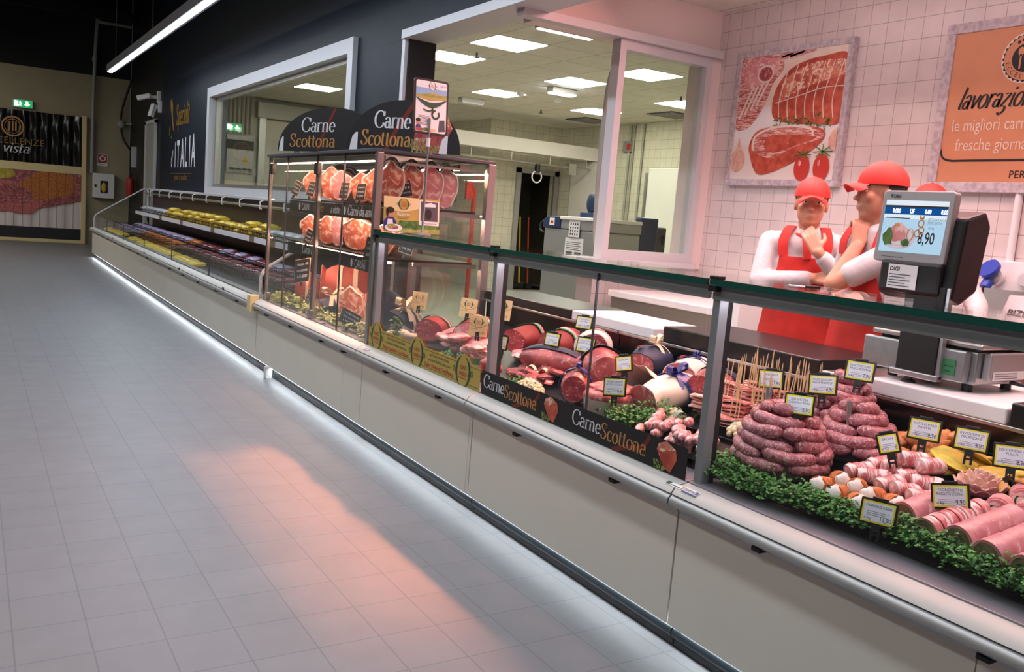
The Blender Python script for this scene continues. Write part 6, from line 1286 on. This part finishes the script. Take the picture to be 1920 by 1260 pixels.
mb.disc(cx, cy, .142, .142, P, 'wrap_paper', lift=.0005); mb.flat([(cx+(.138-.012*(k % 2))*math.cos(PI*k/28), cy+(.138-.012*(k % 2))*math.sin(PI*k/28)) for k in range(56)], P, 'blue_ribbon' if 0 else 'ink', lift=.001); mb.disc(cx, cy, .125, .125, P, 'orange_board', lift=.002); mb.disc(cx, cy, .08, .08, P, 'ink', lift=.003)
mb.disc(cx-.03, cy+.035, .017, .025, P, 'orange_board', lift=.004); mb.rect(cx-.035, cx-.025, cy-.06, cy+.02, P, 'orange_board', lift=.004); mb.rect(cx+.02, cx+.028, cy-.06, cy+.06, P, 'orange_board', lift=.004)
for i, ch in enumerate('ECCELLENZE'):
    a = R(195+i*16.5); O, U, V, N = P; ux, uy = -math.sin(a), math.cos(a); Pc = (O+U*(cx+.1*math.cos(a))+V*(cy+.1*math.sin(a)), U*ux+V*uy, U*(-math.cos(a))+V*(-math.sin(a)), N); mb.text(ch, 0, -.014, .036, Pc, 'ink', 'c', lift=.003)
for i in range(5): a = R(60+i*15); mb.disc(cx+.102*math.cos(a), cy+.102*math.sin(a), .01, .01, P, 'ink', lift=.003, n=5)
mb.build('print', t)
# rear bench and its slabs
def bench(name, lab, x0, x1, y0, y1, zt, top):
    t = thing(name, lab, 'bench', ((x0+x1)/2, (y0+y1)/2, 0)); mb = MB(); mb.box(x0, x1, y0, y1, zt-.05, zt, top); mb.build('top', t, bevel=.006)
    mb = MB(); mb.box(x0+.02, x1, y0+.02, y1-.02, zt-.22, zt-.05, 'steel'); mb.build('apron', t)
    for x in (x0+.05, x1-.05):
        for y in (y0+.06, y1-.06): mb = MB(); mb.box(x-.02, x+.02, y-.02, y+.02, 0, zt-.22, 'steel'); mb.build('leg', t)
    mb = MB(); mb.box(x0+.03, x1-.03, y0+.04, y1-.04, .2, .23, 'steel'); mb.build('undershelf', t)
bench('butcher_table', 'white-topped steel work table against the tiled side wall', 4.12, 5.05, 4.1, 5.28, .9, 'marble'); bench('work_bench', 'steel work bench along the tiled rear wall behind the staff', 4.5, 5.05, 1.6, 3.9, .88, 'marble')
mb = MB(); mb.box(4.1, 4.5, 3.92, 4.08, .55, 1.0, 'white'); tag(mb.build('cutting_board', bevel=.006), 'white cutting block standing between the two work tables', 'cutting board')
t = thing('meat_slicer', 'steel machine with black lettering on the rear bench by the socket', 'machine', (4.7, 2.5, .88))
mb = MB(); mb.prism([(4.6, .88), (4.95, .88), (4.95, 1.19), (4.62, 1.19), (4.55, 1.05)], 'y', 2.25, 2.55, 'steel_matte'); mb.build('body', t, bevel=.008); mb = MB(); mb.prism([(4.62, 1.02), (4.95, 1.0), (4.95, 1.03), (4.66, 1.05)], 'y', 2.552, 2.86, 'steel'); mb.box(4.92, 4.95, 2.552, 2.86, 1.03, 1.2, 'steel'); mb.build('feed_tray', t)
P = PD((4.565, 2.545, 1.085), -90, 26); mb = MB(); mb.text('BIZERBA', .03, 0, .05, P, 'ink', width=.2, lift=.004, bold=.02); mb.build('lettering', t)
t = thing('wall_socket', 'white double wall socket with a blue plug below the text poster', 'socket', (5.08, 2.82, 1.28))
mb = MB(); mb.box(5.04, 5.1, 2.6, 2.93, 1.18, 1.36, 'white'); mb.build('plate', t, bevel=.006)
for y in (2.86, 2.68): mb = MB(); mb.tube([(5.05, y, 1.27), (5.0, y, 1.265)], .05, 'white', 18); mb.tube([(5.0, y, 1.265), (4.99, y, 1.265)], .036, 'white_frame', 18); mb.build('outlet', t, smooth=50)
mb = MB(); mb.tube([(4.985, 2.875, 1.3), (4.965, 2.88, 1.315)], .06, 'blue_plug', 20); mb.tube([(4.98, 2.875, 1.24), (4.955, 2.88, 1.2)], .03, 'blue_plug'); mb.tube(spline([(4.95, 2.88, 1.2), (4.94, 2.89, 1.1), (4.9, 2.9, 1.0)]), .01, 'black'); mb.build('plug', t, smooth=50)
mb = MB(); mb.tube([(5.08, 2.83, 1.36), (5.08, 2.83, 1.75)], .022, 'white'); tag(mb.build('wall_pipe', smooth=50), 'white cable pipe running up the tiles from the wall socket', 'pipe')
mb = MB(); mb.box(5.03, 5.1, 2.64, 2.7, 1.17, 1.2, 'white'); 
mb = MB(); mb.tube([(2.21, 1.35, 1.24), (2.2, 1.42, 1.24)], .004, 'black') if 0 else None
mb = MB(); mb.box(2.2, 2.26, 1.83, 1.85, 1.2365, 1.244, 'black'); mb.tube([(2.2, 1.84, 1.24), (2.17, 1.88, 1.24)], .003, 'alu'); tag(mb.build('ballpoint_pen', bevel=.002), 'small black pen lying on the counter glass before the staff', 'pen')
# ================================================================== people
def limb(mb, pts, rs, mt):
    for a, b, ra, rb in zip(pts, pts[1:], rs, rs[1:]): mb.capsule(a, b, ra, rb, mt, 14, 4)
def fuse(mb, name, mt, voxel, smooth_it=4, factor=.5):
    """merge the overlapping pieces into one continuous surface"""
    o = mb.build(name); m = o.modifiers.new('r', 'REMESH'); m.mode = 'VOXEL'; m.voxel_size = voxel; s = o.modifiers.new('s', 'SMOOTH'); s.iterations = smooth_it; s.factor = factor
    dg = bpy.context.evaluated_depsgraph_get(); dg.update(); me = bpy.data.meshes.new_from_object(o.evaluated_get(dg)); bpy.data.objects.remove(o)
    me.materials.clear(); me.materials.append(MATS[mt]); me.polygons.foreach_set('use_smooth', [True]*len(me.polygons))
    me.polygons.foreach_set('material_index', [0]*len(me.polygons)); return me
def attach(me, name, root):
    me.transform(Matrix.Translation(-world_of(root))); o = bpy.data.objects.new(name, me); COL.objects.link(o); o.parent = root; return o
def hand(mb, wrist, d, n, curl, side):
    """palm and five bent fingers: d towards the fingertips, n out of the back of the hand"""
    w_, d, n = Vector(wrist), Vector(d).normalized(), Vector(n).normalized(); n = (n-d*n.dot(d)).normalized(); s = d.cross(n)*side
    for k in range(4):
        o = s*(.028-.0185*k); mb.capsule(w_+s*(.016-.011*k), w_+d*.085+o, .015, .0105, 'skin', 10, 3)
        L = (.04, .045, .042, .033)[k]; p = w_+d*.085+o; a = curl*(.8+.12*k)
        for j, q in enumerate((1, .68, .5)):
            aa = a*(j+.6); e = p+(d*math.cos(aa)-n*math.sin(aa))*L*q; mb.capsule(p, e, .0098-.0008*j, .009-.0008*j, 'skin', 10, 3); p = e
    p = w_+d*.02+s*.026; e = p+(d*.5+s*.75-n*.35).normalized()*.042; mb.capsule(p, e, .014, .011, 'skin', 10, 3); f = e+(d*.9+s*.2-n*.4).normalized()*.034; mb.capsule(e, f, .0105, .0085, 'skin', 10, 3)
def person(label, x, y, height, face, look, larm, rarm, lhand, rhand, sleeves, beard=False, apron_top=1.32, lean=(0, 0), seed=0):
    """face/look: headings in degrees of chest and head; arms: [shoulder-relative elbow, wrist] in world coordinates"""
    k = height/1.75; t = thing('person', label, 'person', (x, y, 0), 'staff behind the counter')
    fa = R(face); f = Vector((math.cos(fa), math.sin(fa), 0)); l = Vector((-f.y, f.x, 0)); lx, ly = lean
    def B(a, b, z): return Vector((x, y, 0)) + l*a*k + f*b*k + Vector((lx, ly, 0))*max(0, (z-.9))*k + Vector((0, 0, z*k))
    neck = B(0, .0, 1.43); hc = B(0, .035, 1.59); ha = R(look); hf = Vector((math.cos(ha), math.sin(ha), 0)); hl = Vector((-hf.y, hf.x, 0)); up = Vector((0, 0, 1))
    def Hd(a, b, c): return hc + (hl*a + hf*b + up*c)*k
    SH = {1: B(.185, -.01, 1.385), -1: B(-.185, -.01, 1.385)}
    AR = {1: larm, -1: rarm}
    mb = MB()
    # head: skull, jaw, features
    def hb(a, b, c, r, amp=0): mb.blob(Hd(a, b, c), tuple(q*k for q in r), 'skin', 22, 14, rot=(0, 0, ha))
    hb(0, -.012, .035, (.098, .077, .098)); hb(0, .012, -.035, (.078, .066, .085)); hb(0, .045, -.085, (.034, .04, .028)); hb(0, .075, .035, (.02, .055, .016)); hb(0, .088, -.005, (.012, .01, .026)); hb(0, .1, -.022, (.014, .015, .012))
    hb(0, .083, -.055, (.012, .026, .006)); hb(0, .08, -.066, (.012, .022, .007)); hb(.042, .06, -.015, (.024, .024, .024)); hb(-.042, .06, -.015, (.024, .024, .024))
    for s_ in (1, -1): hb(s_*.078, -.005, -.005, (.018, .008, .03))
    limb(mb, [neck-up*.04*k, Hd(0, -.01, -.05)], [.06*k, .052*k], 'skin')
    # trunk and legs
    for z, a, b in ((1.36, .15, .08), (1.25, .155, .098), (1.12, .145, .095), (1.0, .15, .1), (.9, .165, .108)): mb.blob(B(0, 0, z), (b*k, a*k, .12*k), 'skin', 20, 12, rot=(0, 0, fa))
    limb(mb, [B(-.15, 0, 1.38), B(.15, 0, 1.38)], [.06*k, .06*k], 'skin')
    for s_ in (1, -1): limb(mb, [B(s_*.09, 0, .88), B(s_*.1, .02, .48), B(s_*.1, -.01, .1)], [.088*k, .055*k, .04*k], 'skin'); limb(mb, [B(s_*.1, -.03, .05), B(s_*.11, .12, .035)], [.042*k, .034*k], 'skin')
    for s_ in (1, -1):
        e, w_ = Vector(AR[s_][0]), Vector(AR[s_][1]); limb(mb, [SH[s_], e, w_], [.054*k, .041*k, .028*k], 'skin'); hd = (lhand, rhand)[0 if s_ == 1 else 1]; hand(mb, w_+(w_-e).normalized()*.01, hd[0], hd[1], hd[2], s_)
    attach(fuse(mb, 'body', 'skin', .0052, 3, .4), 'body', t)
    # clothes
    mb = MB(); g = .016
    for z, a, b in ((1.37, .15, .08), (1.25, .158, .1), (1.12, .148, .098), (1.0, .156, .104), (.86, .17, .112)): mb.blob(B(0, 0, z), ((b+g)*k, (a+g)*k, .125*k), 'skin', 22, 12, .12, 12, seed+int(z*10), rot=(0, 0, fa))
    limb(mb, [B(-.15, 0, 1.385), B(.15, 0, 1.385)], [.066*k, .066*k], 'skin')
    for s_ in (1, -1):
        e, w_ = Vector(AR[s_][0]), Vector(AR[s_][1]); ln = sleeves[0 if s_ == 1 else 1]
        if ln >= 1: limb(mb, [SH[s_], e, e.lerp(w_, ln-1)], [.064*k, .053*k, .041*k], 'skin')
        else: limb(mb, [SH[s_], SH[s_].lerp(e, ln)], [.064*k, .058*k], 'skin')
    attach(fuse(mb, 'shirt', 'white_fabric', .009, 4), 'shirt', t)
    mb = MB()
    for s_ in (1, -1): limb(mb, [B(s_*.09, 0, .9), B(s_*.1, .02, .48), B(s_*.1, -.01, .1)], [.108*k, .08*k, .065*k], 'skin')
    mb.blob(B(0, 0, .92), (.125*k, .175*k, .12*k), 'skin', 20, 12, rot=(0, 0, fa)); attach(fuse(mb, 'trousers', 'trouser', .011, 3), 'trousers', t)
    mb = MB()
    for s_ in (1, -1): limb(mb, [B(s_*.1, -.03, .05), B(s_*.11, .13, .04)], [.05*k, .042*k], 'shoe'); mb2 = MB()
    for s_ in (1, -1):
        mb = MB(); mb.blob(B(s_*.105, .05, .045), (.14*k, .05*k, .045*k), 'shoe', 18, 10, rot=(0, 0, fa)); mb.build('shoe', t, smooth=60)
    # apron: bib and skirt wrapped round the front
    def ap(u, v):
        z = .55+(apron_top-.55)*v; hw = 1.25 if z < 1.05 else 1.25-.55*min(1, (z-1.05)/.2); a = (u-.5)*2*hw
        tb = [(.4, .2, .15), (.9, .19, .135), (1.0, .176, .126), (1.12, .168, .12), (1.25, .178, .122), (1.4, .165, .105)]
        for (z0_, a0, b0), (z1_, a1, b1) in zip(tb, tb[1:]):
            if z <= z1_: break
        m = max(0, min(1, (z-z0_)/(z1_-z0_))); aa, bb = a0+(a1-a0)*m+.014, b0+(b1-b0)*m+.014; fo = .006*math.sin(a*9+seed)*(1.3-z)
        return B((aa+fo)*math.sin(a), (bb+fo)*math.cos(a), z)
    mb = MB(); mb.sheet(ap, 26, 26, .005, 'red_fabric'); ao = mb.build('apron', t, smooth=70)
    mb = MB()
    for s_ in (1, -1): mb.ribbon(spline([ap(.5+s_*.42, 1), B(s_*.11, .095, 1.4), B(s_*.085, .04, 1.475), B(s_*.05, -.07, 1.46)], 5), .05*k, l, 'red_fabric', .003)
    mb.build('strap', ao, smooth=60)
    mb = MB(); mb.tube([B(.075*math.sin(a), .005+.075*math.cos(a)*.9, 1.445-.02*math.cos(a)) for a in [2*PI*i/20 for i in range(21)]], [.017*k]*21, 'red_fabric', 8, cap=False); mb.tube(spline([B(0, .075, 1.42), B(.012, .11, 1.37), B(.02, .125, 1.31)]), [.022*k]*13, 'red_fabric', 8); mb.build('neckerchief', t, smooth=60)
    # cap, hair, eyes
    mb = MB(); nu, nv = 26, 9; vs = []; fs = []
    def cp(th, ph): return Hd(.087*math.sin(th)*math.sin(ph), -.012+.108*math.sin(th)*math.cos(ph), .045+.098*math.cos(th)*(1 if math.cos(th) > 0 else .6))
    mb.sheet(lambda u, v: cp(.02+1.62*u, 2*PI*v), 9, 26, .006, 'cap_red')
    mb.sheet(lambda u, v: Hd((v-.5)*2*.075*(1-.25*u**2), .085+.075*u*(1-(2*v-1)**2*.55)+.0, .045-.012*u-.03*(2*v-1)**2), 6, 14, .006, 'cap_red'); mb.blob(Hd(0, -.01, .145), (.008, .008, .006), 'cap_red', 8, 6); mb.build('cap', t, smooth=60)
    mb = MB(); mb.sheet(lambda u, v: Hd(.078*math.sin(1.5+(v)*(2*PI-3)), -.012+.1*math.cos(1.5+v*(2*PI-3)), .045-.065*u*(1-.5*abs(2*v-1)**3)), 5, 22, .006, 'hair'); mb.build('hair', t, smooth=60)
    for s_ in (1, -1):
        mb = MB(); mb.blob(Hd(s_*.032, .074, .012), (.009*k, .011*k, .008*k), 'white', 12, 8, rot=(0, 0, ha)); mb.blob(Hd(s_*.032, .081, .012), (.004, .005, .005), 'hair', 8, 6, rot=(0, 0, ha)); mb.build('eye', t, smooth=60)
        mb = MB(); mb.capsule(Hd(s_*.014, .086, .034), Hd(s_*.05, .07, .034), .005, .004, 'hair', 8, 3); mb.build('eyebrow', t, smooth=60)
    if beard:
        mb = MB(); mb.sheet(lambda u, v: Hd(.074*math.sin((v-.5)*2.6), .014+.085*math.cos((v-.5)*2.6), -.06-.05*u), 4, 14, .008, 'hair'); mb.build('beard', t, smooth=60)
    return t
person('person in red cap and apron, arms crossed, left of the taller colleague', 3.68, 3.10, 1.72, 215, 222, [(3.76, 2.84, 1.13), (3.555, 2.92, 1.33)], [(3.49, 3.22, 1.16), (3.59, 2.95, 1.2)], ((-.1, .5, .75), (-.7, -.3, .5), .85), ((.3, -1, .05), (-.6, -.4, .4), .5), (1.85, 1.85), False, seed=1)
person('taller person in red cap seen in profile, hand at the chin', 3.46, 2.515, 1.77, 165, 150, [(3.22, 2.545, 1.205), (3.325, 2.53, 1.375)], [(3.52, 2.735, 1.2), (3.29, 2.52, 1.16)], ((.25, .15, 1), (-.5, -.8, .1), .95), ((-.7, -.8, 0), (-.4, .2, .8), .5), (.75, 1.7), False, seed=2)
person('person in red cap mostly hidden behind the scale screen, white sleeve reaching down', 4.27, 2.86, 1.745, 250, 235, [(4.35, 2.55, 1.12), (4.2, 2.45, .98)], [(4.05, 2.74, 1.12), (3.98, 2.55, 1.03)], ((-.6, -.6, -.2), (0, 0, 1), .4), ((0, -1, -.3), (0, 0, 1), .4), (1.7, 1.7), False, seed=3)
person('person in white shirt and red apron cut by the right frame edge', 3.62, 1.55, 1.74, 150, 120, [(3.6, 1.78, 1.19), (3.45, 1.74, 1.08)], [(3.72, 1.42, 1.1), (3.5, 1.40, 1.0)], ((-.5, 0, -1), (-1, 0, .5), .4), ((-.6, 0, -1), (-1, 0, .5), .4), (1.6, 1.6), False, seed=4)
